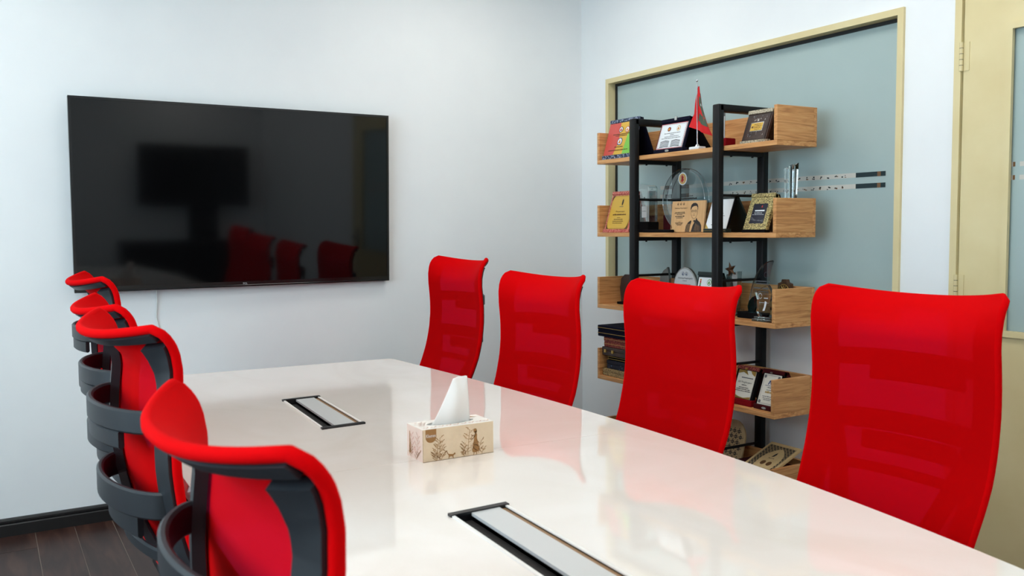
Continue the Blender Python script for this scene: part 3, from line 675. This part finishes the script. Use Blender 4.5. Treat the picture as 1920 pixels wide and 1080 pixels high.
# --- top shelf
r, P, fw, fh = tent('award_plaque', 'red, yellow and green plaque in a marbled navy case on the top shelf', 'plaque', 2.748, 3.730, 3.492, Z1, .198, .055, .150, marble_navy, marble_navy, navy, p_yel, (.004, .006, .0, 0), .020, .010, .05)
P.poly(p_red, [(0, 0), (fw*.34, 0), (fw*.46, fh*.4), (fw*.40, fh), (0, fh)], 0, 'colour_band'); P.poly(p_grn, [(fw*.66, 0), (fw, 0), (fw, fh), (fw*.86, fh), (fw*.72, fh*.55)], 0, 'colour_band')
crest(P, fw*.45, fh*.78, .016, ink, white_pl, ink_red); crest(P, fw*.68, fh*.76, .016, ink_red, white_pl, ink_or); crest(P, fw*.50, fh*.40, .020, ink_b, white_pl, ink_or)
for k, v in enumerate((.62, .57, .22, .12)): P.lines(ink_br, fw*.5, fh*v, fw*(.6, .4, .3, .7)[k], .005, 1)
P.done(r)
r, P, fw, fh = tent('award_plaque', 'white plaque with two crests and an open book in a navy case', 'plaque', 2.748, 3.322, 3.120, Z1, .158, .050, .185, navy, navy, blackv, white_pl, (.008, .012, .0, 0), .018, .010, .035)
P.border(ink_red, 0, fw, 0, fh, .0025, 0); P.border(white_pl, .0025, fw-.0025, .0025, fh-.0025, .003, 0); P.border(ink, .0055, fw-.0055, .0055, fh-.0055, .001, 1)
crest(P, fw*.34, fh*.78, .011, ink, ink_red, p_yel); crest(P, fw*.70, fh*.78, .013, p_yel, white_pl, ink_or)
for k, (v, w) in enumerate(((.60, .62), (.53, .15), (.465, .55), (.40, .74))): P.lines(ink_g, fw*.5, fh*v, fw*w, .0032, 1)
for s in (-1, 1):
    for k in range(5): P.poly(ink if k in (0, 4) else ink_g, [(fw*.5+s*fw*.04, fh*(.07+.05*k)), (fw*.5+s*fw*.2, fh*(.09+.055*k)), (fw*.5+s*fw*.38, fh*(.06+.05*k)), (fw*.5+s*fw*.38, fh*(.085+.05*k)), (fw*.5+s*fw*.2, fh*(.115+.055*k)), (fw*.5+s*fw*.04, fh*(.095+.05*k))], 1, 'book_print')
P.done(r)
c = MB().lathe([(.011, 0), (.011, .002)], 14); c.v = [(-.004+v[2]*1.2-.001, v[0]*1.3, .009+v[1]*.5) for v in c.v]; c.build('clasp', silver, r); MB().bbox(.044, .052, -.012, .004, .150, .168, .002).build('latch', silver, r)
# table flag
FX, FY = 2.762, 3.035
fg = thing('table_flag', 'small red flag with green centre on a chrome pole on the top shelf', 'flag', (FX, FY, Z1))
MB().bbox(-.022, .022, -.032, .032, 0, .012, .003).build('base_block', white_pl, fg); MB().lathe([(.012, .012), (.008, .02), (.004, .024)], 14).build('socket', chrome, fg, True)
MB().tube([(0, 0, .016), (0, .004, .30)], .0026, 8).build('pole', chrome, fg, True); MB().lathe([(.0015, -.006), (.005, -.003), (.006, 0), (.005, .004), (.0015, .006)], 12, (0, .004, .303)).build('finial', chrome, fg, True)
def fp(u, z): return (-.006+.010*math.sin(u*62+1.1)+.004*math.sin(z*50), -u+.004, z)
def cloth(pts_top_bottom, m, name, off, par):
    mb = MB(); n = len(pts_top_bottom); K = 8
    for sgn in (1, -1):
        vs = []
        for (u0, z0, u1, z1) in pts_top_bottom:
            for k in range(K+1):
                t = k/K; p = fp(u0+(u1-u0)*t, z0+(z1-z0)*t); vs.append((p[0]+sgn*off, p[1], p[2]))
        mb.add(vs, [(i*(K+1)+k, i*(K+1)+k+1, (i+1)*(K+1)+k+1, (i+1)*(K+1)+k) for i in range(n-1) for k in range(K)])
    return mb.build(name, m, par, True, fix=False)
# rows run from the pole edge to the free edge
red = cloth([(0.000, .278, .006, .279), (-.003, .245, .026, .235), (-.008, .205, .045, .185), (-.016, .160, .068, .130), (-.026, .125, .086, .085), (-.032, .102, .097, .052)], flag_red, 'flag_cloth', .0006, fg)
cloth([(.010, .250, .024, .243), (.012, .210, .045, .188), (.011, .165, .066, .136), (.006, .128, .083, .090)], flag_grn, 'green_field', .0013, red)
cloth([(.036, .200, .043, .190), (.029, .190, .041, .184), (.026, .174, .033, .172)], flag_wht, 'white_crescent', .0019, red)
t = thing('velvet_stand', 'dark red velvet block with a thin clear rod behind the front post', 'stand', (2.83, 2.935, Z1))
MB().bbox(-.03, .03, -.038, .038, 0, .042, .005).build('block', dred, t); MB().tube([(0, .004, .042), (0, .004, .162)], .0045, 10).build('rod', acryl, t); MB().lathe([(.0048, 0), (.0048, .02)], 10, (0, .004, .14)).build('rod_band', ink_g, t)
r, P, fw, fh = tent('award_plaque', 'dark brown carved plaque with a yellow plate beside the top shelf end panel', 'plaque', 2.775, 2.790, 2.650, Z1, .140, .050, .150, songket, darkbrown, darkbrown, darkbrown, (.006, .010, .0, 0), .014, .012, .035)
P.border(ink, .004, fw-.004, .004, fh-.004, .0015, 0)
P.rect(silver, fw*.22, fw*.80, fh*.34, fh*.70, 1, 'plate_rim'); P.rect(yellow, fw*.25, fw*.77, fh*.37, fh*.67, 2, 'yellow_plate')
for k in range(4): P.lines(ink_br, fw*.55, fh*(.60-.065*k), fw*(.3, .36, .34, .2)[k], .003, 3)
P.disc(ink_br, fw*.33, fh*.51, .005, 3)
rr = random.Random(4)
for k in range(34):
    a = rr.uniform(0, 1); v = rr.choice([rr.uniform(.12, .3), rr.uniform(.74, .92)]); P.poly(rr.choice([ink_g, ink, silver]), [(fw*(.15+.7*a), fh*v), (fw*(.15+.7*a)+.005, fh*v+.003), (fw*(.15+.7*a)+.002, fh*v+.008)], 1, 'carved_leaf')
P.poly(silver, [(fw*.46, fh*.74), (fw*.56, fh*.74), (fw*.53, fh*.86)], 2, 'carved_leaf'); P.done(r)

# --- second shelf
r, P, fw, fh = tent('award_plaque', 'yellow plaque in a red patterned case at the left end of the second shelf', 'plaque', 2.750, 3.728, 3.515, Z2, .205, .062, .150, red_batik, red_batik, maroon, yellow, (.014, .010, .0, 0), .017, .010, .05)
for a, b in ((0, 0), (1, 0), (0, 1), (1, 1)):
    u, v = a*fw, b*fh; s, q = (1 if a == 0 else -1), (1 if b == 0 else -1); P.poly(ink_br, [(u, v), (u+s*.022, v), (u+s*.012, v+q*.008), (u+s*.006, v+q*.02), (u, v+q*.034)], 0, 'corner_ornament')
P.border(ink_br, .003, fw-.003, .003, fh-.003, .0008, 1); P.disc(ink, fw*.52, fh*.80, .006, 1, .017)
P.lines(ink_g, fw*.5, fh*.66, .03, .003, 1); P.text(ink_br, 'Penyertaan', fw*.5, fh*.50, .0085, .075, 1, .3); P.lines(ink_br, fw*.5, fh*.41, fw*.62, .007, 1)
for k in range(4): P.lines(ink_br, fw*.5, fh*(.33-.055*k), fw*(.14, .42, .5, .46)[k], .0035, 1)
P.done(r)
t = thing('crystal_trophy', 'clear crystal block trophy on a black base behind the left post', 'trophy', (2.845, 3.474, Z2))
MB().bbox(-.034, .034, -.038, .038, 0, .052, .003).build('base', blackv, t)
MB().prism([[(-.036, 0), (.036, 0), (.036, .165), (.024, .178), (-.036, .186)]], (.026, 0, .053), (0, -1, 0), (0, 0, 1), (-1, 0, 0), .052).build('crystal_block', crystal, t)
P = Print((-.0262, .05, .053), (0, -1, 0), (0, 0, 1)); P.rect(acryl, .03, .068, .02, .075, 0, 'etching'); P.disc(ink_g, .05, .115, .006, 0); P.lines(ink_g, .05, .05, .03, .003, 1); P.done(t)
tag(MB().bbox(2.90, 2.944, 3.27, 3.43, Z2, Z2+.085, .004).build('gift_box', maroon), 'dark red box behind the round glass trophy', 'box')
t = thing('glass_trophy', 'large round clear glass trophy with a red and gold emblem', 'trophy', (2.862, 3.226, Z2))
C = circ(0, .149, .145, None, 48)
ds_ = MB().prism([C], (.013, 0, .004), (0, -1, 0), (0, 0, 1), (-1, 0, 0), .026).build('glass_disc', disc_g, t, True)
rim = glassy('glass_edge', (196, 204, 212), .25, .8)
for xx in (.0135, -.0135): MB().tube([(xx, -p[0], p[1]+.004) for p in C], .0017, 6, closed=True).build('ground_edge', rim, t, True)
P = Print((-.0132, .15, .004), (0, -1, 0), (0, 0, 1)); P.poly(white_pl, [(.150+.029*(1+.06*(k % 2))*math.cos(2*PI*k/36)-.003, .247+.029*(1+.06*(k % 2))*math.sin(2*PI*k/36)) for k in range(36)], 0, 'emblem'); P.disc(p_yel, .147, .247, .0245, 1, n=24); P.disc(tan, .147, .247, .021, 2, n=24)
P.poly(ink_red, [(.136, .236), (.142, .248), (.139, .256), (.147, .268), (.150, .258), (.157, .256), (.153, .247), (.158, .240), (.150, .236), (.147, .228), (.142, .234)], 3, 'emblem'); P.poly(ink, [(.139, .240), (.143, .252), (.145, .263), (.146, .246)], 4, 'emblem')
P.lines(ink, .15, .150, .19, .007, 0, 'lettering'); P.lines(ink, .2, .164, .04, .004, 0, 'lettering'); P.done(t)
MB().bbox(-.02, .03, -.05, .05, 0, .008, .002).build('base', blackv, t)
tag(MB().bbox(2.745, 2.775, 3.20, 3.40, Z2, Z2+.014, .004).build('pen_case', blackv), 'flat black case lying at the front edge of the second shelf', 'case')
t = thing('portrait_plaque', 'tan wooden plaque printed with a portrait and lettering on the second shelf', 'plaque', (2.782, 3.126, Z2))
V = Vector((.014, 0, .142)).normalized(); O = Vector((0, .112, .002)); U = Vector((0, -1, 0)); Nn = U.cross(V)
MB().frame(O, U*.222, V*.143, -Nn*.008).build('plaque_board', tan, t); MB().frame(O+V*.01-Nn*.008+U*.08, U*.06, Vector((.034, 0, .0)), V*.09).build('back_stand', blackv, t)
P = Print(O, U, V)
for k in range(3): crest(P, .040+.020*k, .130, .0062, ink_br, tan, ink, 0)
P.text(ink, 'Sekalung Penghargaan', .062, .108, .0062, .086, 0, .35)
for v, w, hh in ((.090, .066, .003), (.085, .074, .003), (.080, .040, .003), (.0705, .062, .0052), (.064, .046, .003), (.046, .014, .002), (.041, .058, .003), (.036, .044, .003), (.031, .03, .003)): P.lines(ink, .058, v, w, hh, 0)
# portrait: hair, face lines, glasses, jacket
P.poly(ink, [(.130, .098), (.128, .110), (.132, .124), (.143, .132), (.158, .133), (.171, .128), (.178, .116), (.178, .100), (.175, .100), (.174, .112), (.166, .119), (.150, .118), (.138, .113), (.133, .104)], 0, 'portrait_print')
for cx_ in (.142, .162): P.stroke(ink, circ(cx_, .096, .0078, .0052, 14)+[(cx_+.0078, .096)], .0011, 0, 'portrait_print'); P.rect(ink, cx_-.004, cx_+.004, .0955, .0975, 0, 'portrait_print')
P.stroke(ink, [(.1498, .097), (.1542, .097)], .001, 0, 'portrait_print'); P.stroke(ink, [(.151, .084), (.156, .083)], .0014, 0, 'portrait_print'); P.stroke(ink, [(.146, .076), (.153, .0775), (.160, .076)], .0014, 0, 'portrait_print')
P.stroke(ink, [(.132, .098), (.134, .080), (.142, .066), (.153, .060), (.165, .064), (.174, .078), (.177, .098)], .0013, 0, 'portrait_print')
P.poly(ink, [(.100, .001), (.106, .030), (.118, .044), (.136, .054), (.140, .048), (.134, .030), (.130, .001)], 0, 'portrait_print'); P.poly(ink, [(.140, .001), (.150, .030), (.166, .054), (.172, .066), (.178, .055), (.196, .044), (.206, .030), (.210, .001)], 0, 'portrait_print')
for k in range(5): P.stroke(tan, [(.106+.006*k, .002), (.113+.005*k, .038)], .0012, 1, 'portrait_print'); P.stroke(tan, [(.162+.008*k, .006), (.170+.006*k, .040-.003*k)], .0009, 1, 'portrait_print')
P.poly(ink, [(.152, .052), (.160, .056), (.168, .05), (.156, .044)], 1, 'portrait_print'); P.poly(ink_br, [(.002, .03), (.008, .05), (.004, .036), (.010, .02), (.003, .01)], 0, 'portrait_print'); P.done(t)
r, P, fw, fh = tent('certificate_case', 'white certificate in a dark green case standing open behind the right post', 'plaque', 2.775, 3.010, 2.868, Z2, .160, .056, .165, dgreen, blackv, dgreen, white_pl, (.004, .004, .0, 0), .016, .008, .035)
P.poly(gold, [(0, 0), (.022, 0), (0, .022)], 0, 'gold_corner'); P.text(ink, 'R', fw*.28, fh*.62, .012, None, 0, .3)
for v, w in ((.5, .4), (.42, .6), (.3, .5), (.12, .5)): P.lines(ink_g, fw*.5, fh*v, fw*w, .003, 0)
P.done(r); MB().box(-.001, 0, -.068, .068, .007, .0085).build('gold_line', gold, r)
r, P, fw, fh = tent('award_plaque', 'dark screen-like plaque in a gold filigree frame on the second shelf', 'plaque', 2.772, 2.772, 2.640, Z2, .160, .060, .140, blackv, gold_pat, darkbrown, gold_pat, (.002, .004, .0, 0), .012, .014, .03, gold_pat)
P.rect(mat('dark_slate_print', (44, 44, 54), .2), fw*.20, fw*.82, fh*.18, fh*.80, 0, 'dark_plate'); P.rect(white_pl, fw*.32, fw*.74, fh*.56, fh*.60, 1, 'lettering'); P.lines(white_pl, fw*.5, fh*.50, fw*.36, .0025, 1); P.lines(white_pl, fw*.5, fh*.45, fw*.5, .0018, 1)
P.poly(ink_red, [(fw*.56, fh*.68), (fw*.62, fh*.68), (fw*.60, fh*.75), (fw*.57, fh*.73)], 1, 'emblem')
for k in range(4): P.stroke(ink_g, [(fw*.22, fh*(.40-.03*k)), (fw*.4, fh*(.30-.01*k)), (fw*.6, fh*(.26+.01*k)), (fw*.8, fh*(.30-.025*k))], .0012, 1, 'wave_print')
P.done(r)
# crystal star column behind the end panel
t = thing('crystal_trophy', 'tall clear faceted crystal column above the second shelf end panel', 'trophy', (2.893, 2.616, Z2))
star = [(.030*math.cos(2*PI*k/10+.3)*(1 if k % 2 == 0 else .58), .030*math.sin(2*PI*k/10+.3)*(1 if k % 2 == 0 else .58)) for k in range(10)]
mb = MB(); vs = [(p[0]*.72, p[1]*.72, .02) for p in star]+[(p[0]*1.05, p[1]*1.05, .272+p[1]*-.45+p[0]*.2) for p in star]
mb.add(vs, [(k, (k+1) % 10, 10+(k+1) % 10, 10+k) for k in range(10)]+[tuple(range(10))[::-1], tuple(range(10, 20))]); mb.build('crystal_column', cut_crystal, t); MB().bbox(-.03, .03, -.03, .03, 0, .02, .003).build('base', crystal, t)

# --- third shelf
t = thing('wooden_shield', 'dark brown shield plaque at the left end of the third shelf', 'plaque', (2.84, 3.635, Z3))
MB().prism([[(-.05, .012), (.05, .012), (.06, .08), (.05, .13), (.02, .152), (-.02, .152), (-.05, .13), (-.06, .08)]], (.012, 0, 0), (0, -1, 0), (0, 0, 1), (-1, 0, 0), .014).build('shield', darkbrown, t); MB().bbox(-.03, .03, -.05, .05, 0, .012, .002).build('base', blackv, t)
def blade(name, label, loc, pts, th_, m, base, bm_, cat='trophy'):
    t = thing(name, label, cat, loc); MB().prism([pts], (th_/2, 0, base[2]), (0, -1, 0), (0, 0, 1), (-1, 0, 0), th_).build('blade', m, t)
    MB().bbox(-base[0]/2, base[0]/2, -base[1]/2, base[1]/2, 0, base[2], .002).build('base', bm_, t); return t
blade('flame_trophy', 'grey flame-shaped glass trophy peeping over the third shelf', (2.88, 3.388, Z3), [(-.012, 0), (.014, 0), (.032, .06), (.036, .12), (.028, .16), (.022, .178), (.016, .172), (-.006, .160), (-.028, .135), (-.034, .105), (-.026, .05)], .014, smoke, (.05, .08, .02), blackv)
t = thing('acrylic_award', 'white oval acrylic award with two crests on the third shelf', 'trophy', (2.853, 3.207, Z3))
MB().prism([circ(0, .105, .082, .098, 36)], (.006, 0, 0), (0, -1, 0), (0, 0, 1), (-1, 0, 0), .012).build('acrylic_oval', silver, t); MB().prism([circ(0, .105, .076, .091, 36)], (-.0062, 0, 0), (0, -1, 0), (0, 0, 1), (-1, 0, 0), .002).build('face_plate', acryl, t); MB().bbox(-.03, .03, -.07, .07, 0, .016, .002).build('base', blackv, t)
P = Print((-.0083, .08, 0), (0, -1, 0), (0, 0, 1)); crest(P, .068, .172, .009, ink_b, acryl, ink_b, 0); crest(P, .092, .172, .009, ink_g, acryl, ink_b, 0); P.text(ink, 'Sekalung Penghargaan', .083, .149, .0065, .1, 0, .35); P.lines(ink_g, .08, .138, .03, .003); P.lines(ink_g, .08, .12, .09, .004); P.done(t)
r, P, fw, fh = tent('certificate_case', 'white certificate in a dark green frame on the third shelf', 'plaque', 2.770, 3.082, 2.932, Z3, .186, .040, .150, dgreen, dgreen, dgreen, white_pl, (.010, .012, .0, 0), .014, .010, .03)
for k, m_ in enumerate((ink_or, ink_red, ink_gr, ink_b)): P.disc(m_, fw*.12, fh*(.92-.06*k), .005, 0)
crest(P, fw*.58, fh*.86, .014, ink_gr, white_pl, ink_gr, 0)
for k in range(4): P.lines(ink_g, fw*.5, fh*(.65-.1*k), fw*.6, .004)
P.done(r)
t = thing('star_trophy', 'crystal column trophy with a bronze star on top on the third shelf', 'trophy', (2.86, 2.901, Z3))
mb = MB(); vs = [(-.012, -.028, .03), (.012, -.028, .03), (.012, .028, .03), (-.012, .028, .03), (-.014, -.034, .196), (.014, -.034, .196), (.014, .034, .180), (-.014, .034, .180)]
mb.add(vs, [(0, 3, 2, 1), (4, 5, 6, 7), (0, 1, 5, 4), (1, 2, 6, 5), (2, 3, 7, 6), (3, 0, 4, 7)]); mb.build('crystal_column', crystal, t); MB().bbox(-.03, .03, -.036, .036, 0, .03, .003).build('base', crystal, t)
st = [((.036 if k % 2 == 0 else .015)*math.cos(PI/2+2*PI*k/10+.25), (.036 if k % 2 == 0 else .015)*math.sin(PI/2+2*PI*k/10+.25)) for k in range(10)]
mb = MB(); mb.add([(-.018, -p[0]+.004, .203+p[1]) for p in st]+[(-.029, .004, .203), (-.010, .004, .203)], [(k, (k+1) % 10, 10) for k in range(10)]+[((k+1) % 10, k, 11) for k in range(10)]); mb.build('star', bronze, t)
t = thing('crescent_trophy', 'tall smoky glass crescent trophy with a teal flame on a black base', 'trophy', (2.835, 2.735, Z3))
MB().bbox(-.03, .03, -.092, .092, 0, .026, .003).build('base', blackv, t)
arcp = [(-.06+.135*(1-math.cos(a)), .026+.222*math.sin(a)) for a in [PI/2*k/12 for k in range(13)]]; arci = [(.072-.030*math.sin(PI*k/10)+.012*k/10, .248-.222*k/10) for k in range(1, 11)]
MB().prism([arcp+arci], (.016, 0, 0), (0, -1, 0), (0, 0, 1), (-1, 0, 0), .012).build('crescent_blade', disc_g, t)
MB().tube([(.010, -p[0], p[1]) for p in arcp], .0022, 6).build('ground_edge', rim, t, True)
MB().prism([[(-.03, .0265), (.0, .0265), (.008, .05), (.006, .075), (.010, .100), (-.010, .092), (-.028, .075), (-.036, .052)]], (-.012, 0, 0), (0, -1, 0), (0, 0, 1), (-1, 0, 0), .012).build('teal_flame', crystal_t, t)
P = Print((.0036, .092, 0), (0, -1, 0), (0, 0, 1)); P.stroke(ink_g, circ(.135, .188, .012, None, 16), .001, 0, 'etching')
for v, w, hh in ((.158, .09, .005), (.147, .07, .005), (.128, .1, .007), (.115, .08, .004), (.106, .05, .004)): P.lines(ink_g, .115, v, w, hh)
P.done(t)
t = thing('crystal_trophy', 'small clear crystal award with faceted edges in front of the crescent trophy', 'trophy', (2.768, 2.632, Z3))
MB().bbox(-.022, .022, -.052, .052, 0, .011, .002).build('base', crystal, t); MB().bbox(-.017, .017, -.044, .044, .0112, .020, .002).build('base', crystal, t)
MB().prism([[(-.026, .0205), (.030, .0205), (.040, .042), (.034, .075), (.044, .118), (.020, .152), (-.006, .142), (-.046, .118), (-.034, .090), (-.034, .052), (-.036, .040)]], (.009, 0, 0), (0, -1, 0), (0, 0, 1), (-1, 0, 0), .018).build('crystal_body', cut_crystal, t)
P = Print((-.0092, .046, 0), (0, -1, 0), (0, 0, 1)); P.stroke(white_pl, circ(.030, .106, .009, .011, 16), .0016, 0, 'etching'); P.poly(white_pl, [(.042, .044), (.050, .060), (.056, .086), (.066, .082), (.060, .060), (.054, .046)], 0, 'etching'); P.rect(acryl, .05, .072, .096, .100, 0, 'etching'); P.lines(acryl, .05, .078, .05, .002); P.done(t)
t = thing('bronze_ornament', 'small bronze lattice ornament behind the third shelf end panel', 'ornament', (2.92, 2.662, Z3))
sq = [(-.034, .0), (.034, .0), (.034, .150), (.016, .156), (.012, .168), (-.012, .168), (-.016, .156), (-.034, .150)]
MB().prism([sq], (.010, 0, 0), (0, -1, 0), (0, 0, 1), (-1, 0, 0), .018).build('back_plate', bronze, t)
for k in range(6):
    a = PI*k/6; MB().tube([(-.011, .022*math.cos(a), .120+.022*math.sin(a)), (-.011, -.022*math.cos(a), .120-.022*math.sin(a))], .0016, 6).build('lattice_bar', gold, t)
MB().tube([(-.010, p[0], p[1]+.12) for p in circ(0, 0, .027, .027, 16)], .002, 6, closed=True).build('lattice_ring', gold, t)

# --- fourth shelf: stacked boxes and two plaques
def gift(label, x0, x1, y0, y1, z0, z1, m, lines=None, clasps=False):
    t = thing('gift_box', label, 'box', ((x0+x1)/2, (y0+y1)/2, z0), group='gift boxes stacked on the fourth shelf'); a, b, h = (x1-x0)/2, (y1-y0)/2, z1-z0
    MB().bbox(-a, a, -b, b, 0, h*.55, .003).build('box_body', m, t); MB().bbox(-a-.001, a+.001, -b-.001, b+.001, h*.56, h, .003).build('lid', m, t)
    if lines:
        for f in (.30, .78): MB().prism([[(-a-.0016, -b-.0016), (a+.0016, -b-.0016), (a+.0016, b+.0016), (-a-.0016, b+.0016)], [(-a+.001, -b+.001), (a-.001, -b+.001), (a-.001, b-.001), (-a+.001, b-.001)]], (0, 0, h*f), (1, 0, 0), (0, 1, 0), (0, 0, 1), .0016).build('gold_line', lines, t)
    if clasps:
        for yy in (b*.78, b*.32): MB().bbox(-a-.006, -a+.002, yy-.007, yy+.007, h*.35, h*.72, .001).build('clasp', gold, t)
gift('gold woven box at the bottom of the stack on the fourth shelf', 2.750, 2.925, 3.46, 3.725, Z4, Z4+.036, goldbox)
gift('navy floral box, second from the bottom of the stack', 2.760, 2.925, 3.46, 3.705, Z4+.037, Z4+.080, floral)
gift('thin black box with a gold line in the middle of the stack', 2.758, 2.92, 3.46, 3.690, Z4+.081, Z4+.104, blackv, gold)
gift('dark brown box with two gold clasps in the stack', 2.748, 2.925, 3.46, 3.728, Z4+.105, Z4+.148, darkbrown, None, True)
gift('dark red box with gold lines under the navy box', 2.752, 2.92, 3.455, 3.718, Z4+.149, Z4+.200, maroon_pat, gold)
gift('navy flat box with gold lines on top of the stack', 2.742, 2.95, 3.45, 3.758, Z4+.201, Z4+.258, navy, gold)
r, P, fw, fh = tent('award_plaque', 'white plaque with gold waves in a red velvet case on the fourth shelf', 'plaque', 2.765, 2.835, 2.700, Z4, .158, .052, .165, dred, blackv, maroon, cream_pl, (.013, .006, .0, 0), .026, .016, .05, maroon_pat)
P.poly(gold, [(0, fh), (0, fh*.86), (fw*.3, fh*.93), (fw*.6, fh*.84), (fw*.45, fh)], 0, 'gold_wave'); P.poly(gold, [(fw*.7, fh), (fw*.8, fh*.9), (fw, fh*.82), (fw, fh)], 0, 'gold_wave'); P.poly(gold, [(0, 0), (0, fh*.14), (fw*.3, fh*.06), (fw*.6, fh*.03), (fw, fh*.1), (fw, 0)], 0, 'gold_wave')
P.rect(ink_g, fw*.25, fw*.92, fh*.72, fh*.755, 0, 'printed_heading'); P.text(ink, 'Sijil Penghargaan', fw*.5, fh*.55, .008, fw*.8, 0, .35)
for v, w in ((.46, .3), (.37, .55), (.31, .8), (.25, .9)): P.lines(ink, fw*.5, fh*v, fw*w, .0036)
P.done(r); MB().lathe([(.006, 0), (.006, .006)], 12, (.046, .004, .148)).build('clasp', gold, r)
r, P, fw, fh = tent('award_plaque', 'silver plaque with ornate border in a maroon case by the fourth shelf end panel', 'plaque', 2.765, 2.688, 2.566, Z4, .160, .055, .170, maroon, blackv, maroon, cream_pl, (.010, .006, .0, 0), .020, .014, .04, maroon)
P.border(ink_g, .005, fw-.005, .005, fh-.005, .0012, 0)
for a, b in ((0, 0), (1, 0), (0, 1), (1, 1)): P.disc(ink_g, .010+a*(fw-.02), .012+b*(fh-.024), .007, 0)
P.poly(ink_b, [(fw*.34, fh*.66), (fw*.42, fh*.80), (fw*.48, fh*.80), (fw*.56, fh*.66), (fw*.50, fh*.66), (fw*.45, fh*.75), (fw*.40, fh*.66)], 0, 'emblem'); P.rect(ink_b, fw*.2, fw*.85, fh*.615, fh*.63, 0); P.lines(gold, fw*.55, fh*.38, fw*.5, .009)
for v, w in ((.55, .3), (.47, .3), (.26, .6), (.20, .5), (.15, .4)): P.lines(ink_g, fw*.5, fh*v, fw*w, .0036)
P.done(r); c = MB().lathe([(.009, 0), (.009, .002)], 14); c.v = [(-.003+v[2], v[0]*1.4, .010+v[1]*.55) for v in c.v]; c.build('clasp', silver, r); MB().lathe([(.006, 0), (.006, .006)], 12, (.046, .004, .150)).build('clasp', silver, r)

# --- bottom shelf
case = thing('velvet_case', 'maroon velvet case lying on the bottom shelf', 'case', (2.85, 2.70, Z5)); MB().bbox(-.10, .09, -.125, .125, 0, .07, .006).build('case_body', maroon, case); MB().bbox(-.102, .092, -.127, .127, .0705, .115, .006).build('lid', maroon, case)
t = thing('lattice_plaque', 'round-topped beige plaque cut with star lattice on the bottom shelf', 'plaque', (2.855, 2.954, Z5))
V = Vector((.07, 0, .255)).normalized(); O = Vector((0, 0, .003)); U = Vector((0, -1, 0)); Nn = U.cross(V)
out = [(-.085, 0), (.085, 0), (.085, .16)]+circ(0, .175, .085, .085, 20, 0, PI)[1:-1]+[(-.085, .16)]
MB().prism([out], O, U, V, -Nn, .008).build('plaque_board', beige, t)
P = Print(O, U, V)
for i in range(-2, 3):
    for j in range(8):
        u, v = i*.028+(.014 if j % 2 else 0), .035+j*.025
        if abs(u) > .066 or (v > .17 and math.hypot(u, v-.175) > .064): continue
        P.poly(ink, [(u+(.0122 if k % 2 == 0 else .0062)*math.cos(2*PI*k/12+j), v+(.0122 if k % 2 == 0 else .0062)*math.sin(2*PI*k/12+j)) for k in range(12)], 0, 'cut_out'); P.disc(beige, u, v, .0028, 1, name='cut_out_centre', n=8)
        P.disc(ink, u+.014, v, .0026, 0, name='cut_out', n=6); P.disc(ink, u, v+.0128, .0026, 0, name='cut_out', n=6)
P.done(t)
t = thing('lattice_plaque', 'square beige plaque with dark lattice and a dome panel resting on the velvet case', 'plaque', (2.752, 2.648, Z5+.1165))
V = Vector((.175, 0, .075)).normalized(); O = Vector((0, .085, .004)); U = Vector((0, -1, 0)); Nn = U.cross(V)
MB().frame(O, U*.165, V*.19, -Nn*.009).build('plaque_board', beige, t)
P = Print(O, U, V); P.rect(ink, .012, .153, .012, .172, 0, 'dark_ground')
for i in range(8):
    for j in range(9): P.stroke(beige, circ(.022+.0175*i, .020+.018*j, .0078, None, 7)+[(.0298+.0175*i, .020+.018*j)], .0018, 1, 'lattice')
P.poly(beige, [(.045, .012)]+[(.0925-.052*math.cos(PI*k/14), .06+.085*math.sin(PI*k/14)*(1+.12*math.exp(-((k-7)/1.5)**2))) for k in range(15)]+[(.14, .012)], 2, 'dome_panel'); P.poly(ink, [(.084, .09), (.088, .115), (.094, .125), (.098, .11), (.094, .095)], 3, 'emblem'); P.lines(ink, .092, .08, .03, .003, 3)
for k in (-1, 1): P.disc(ink_br, .0925+k*.016, .045, .012, 3, .015)
P.done(t)
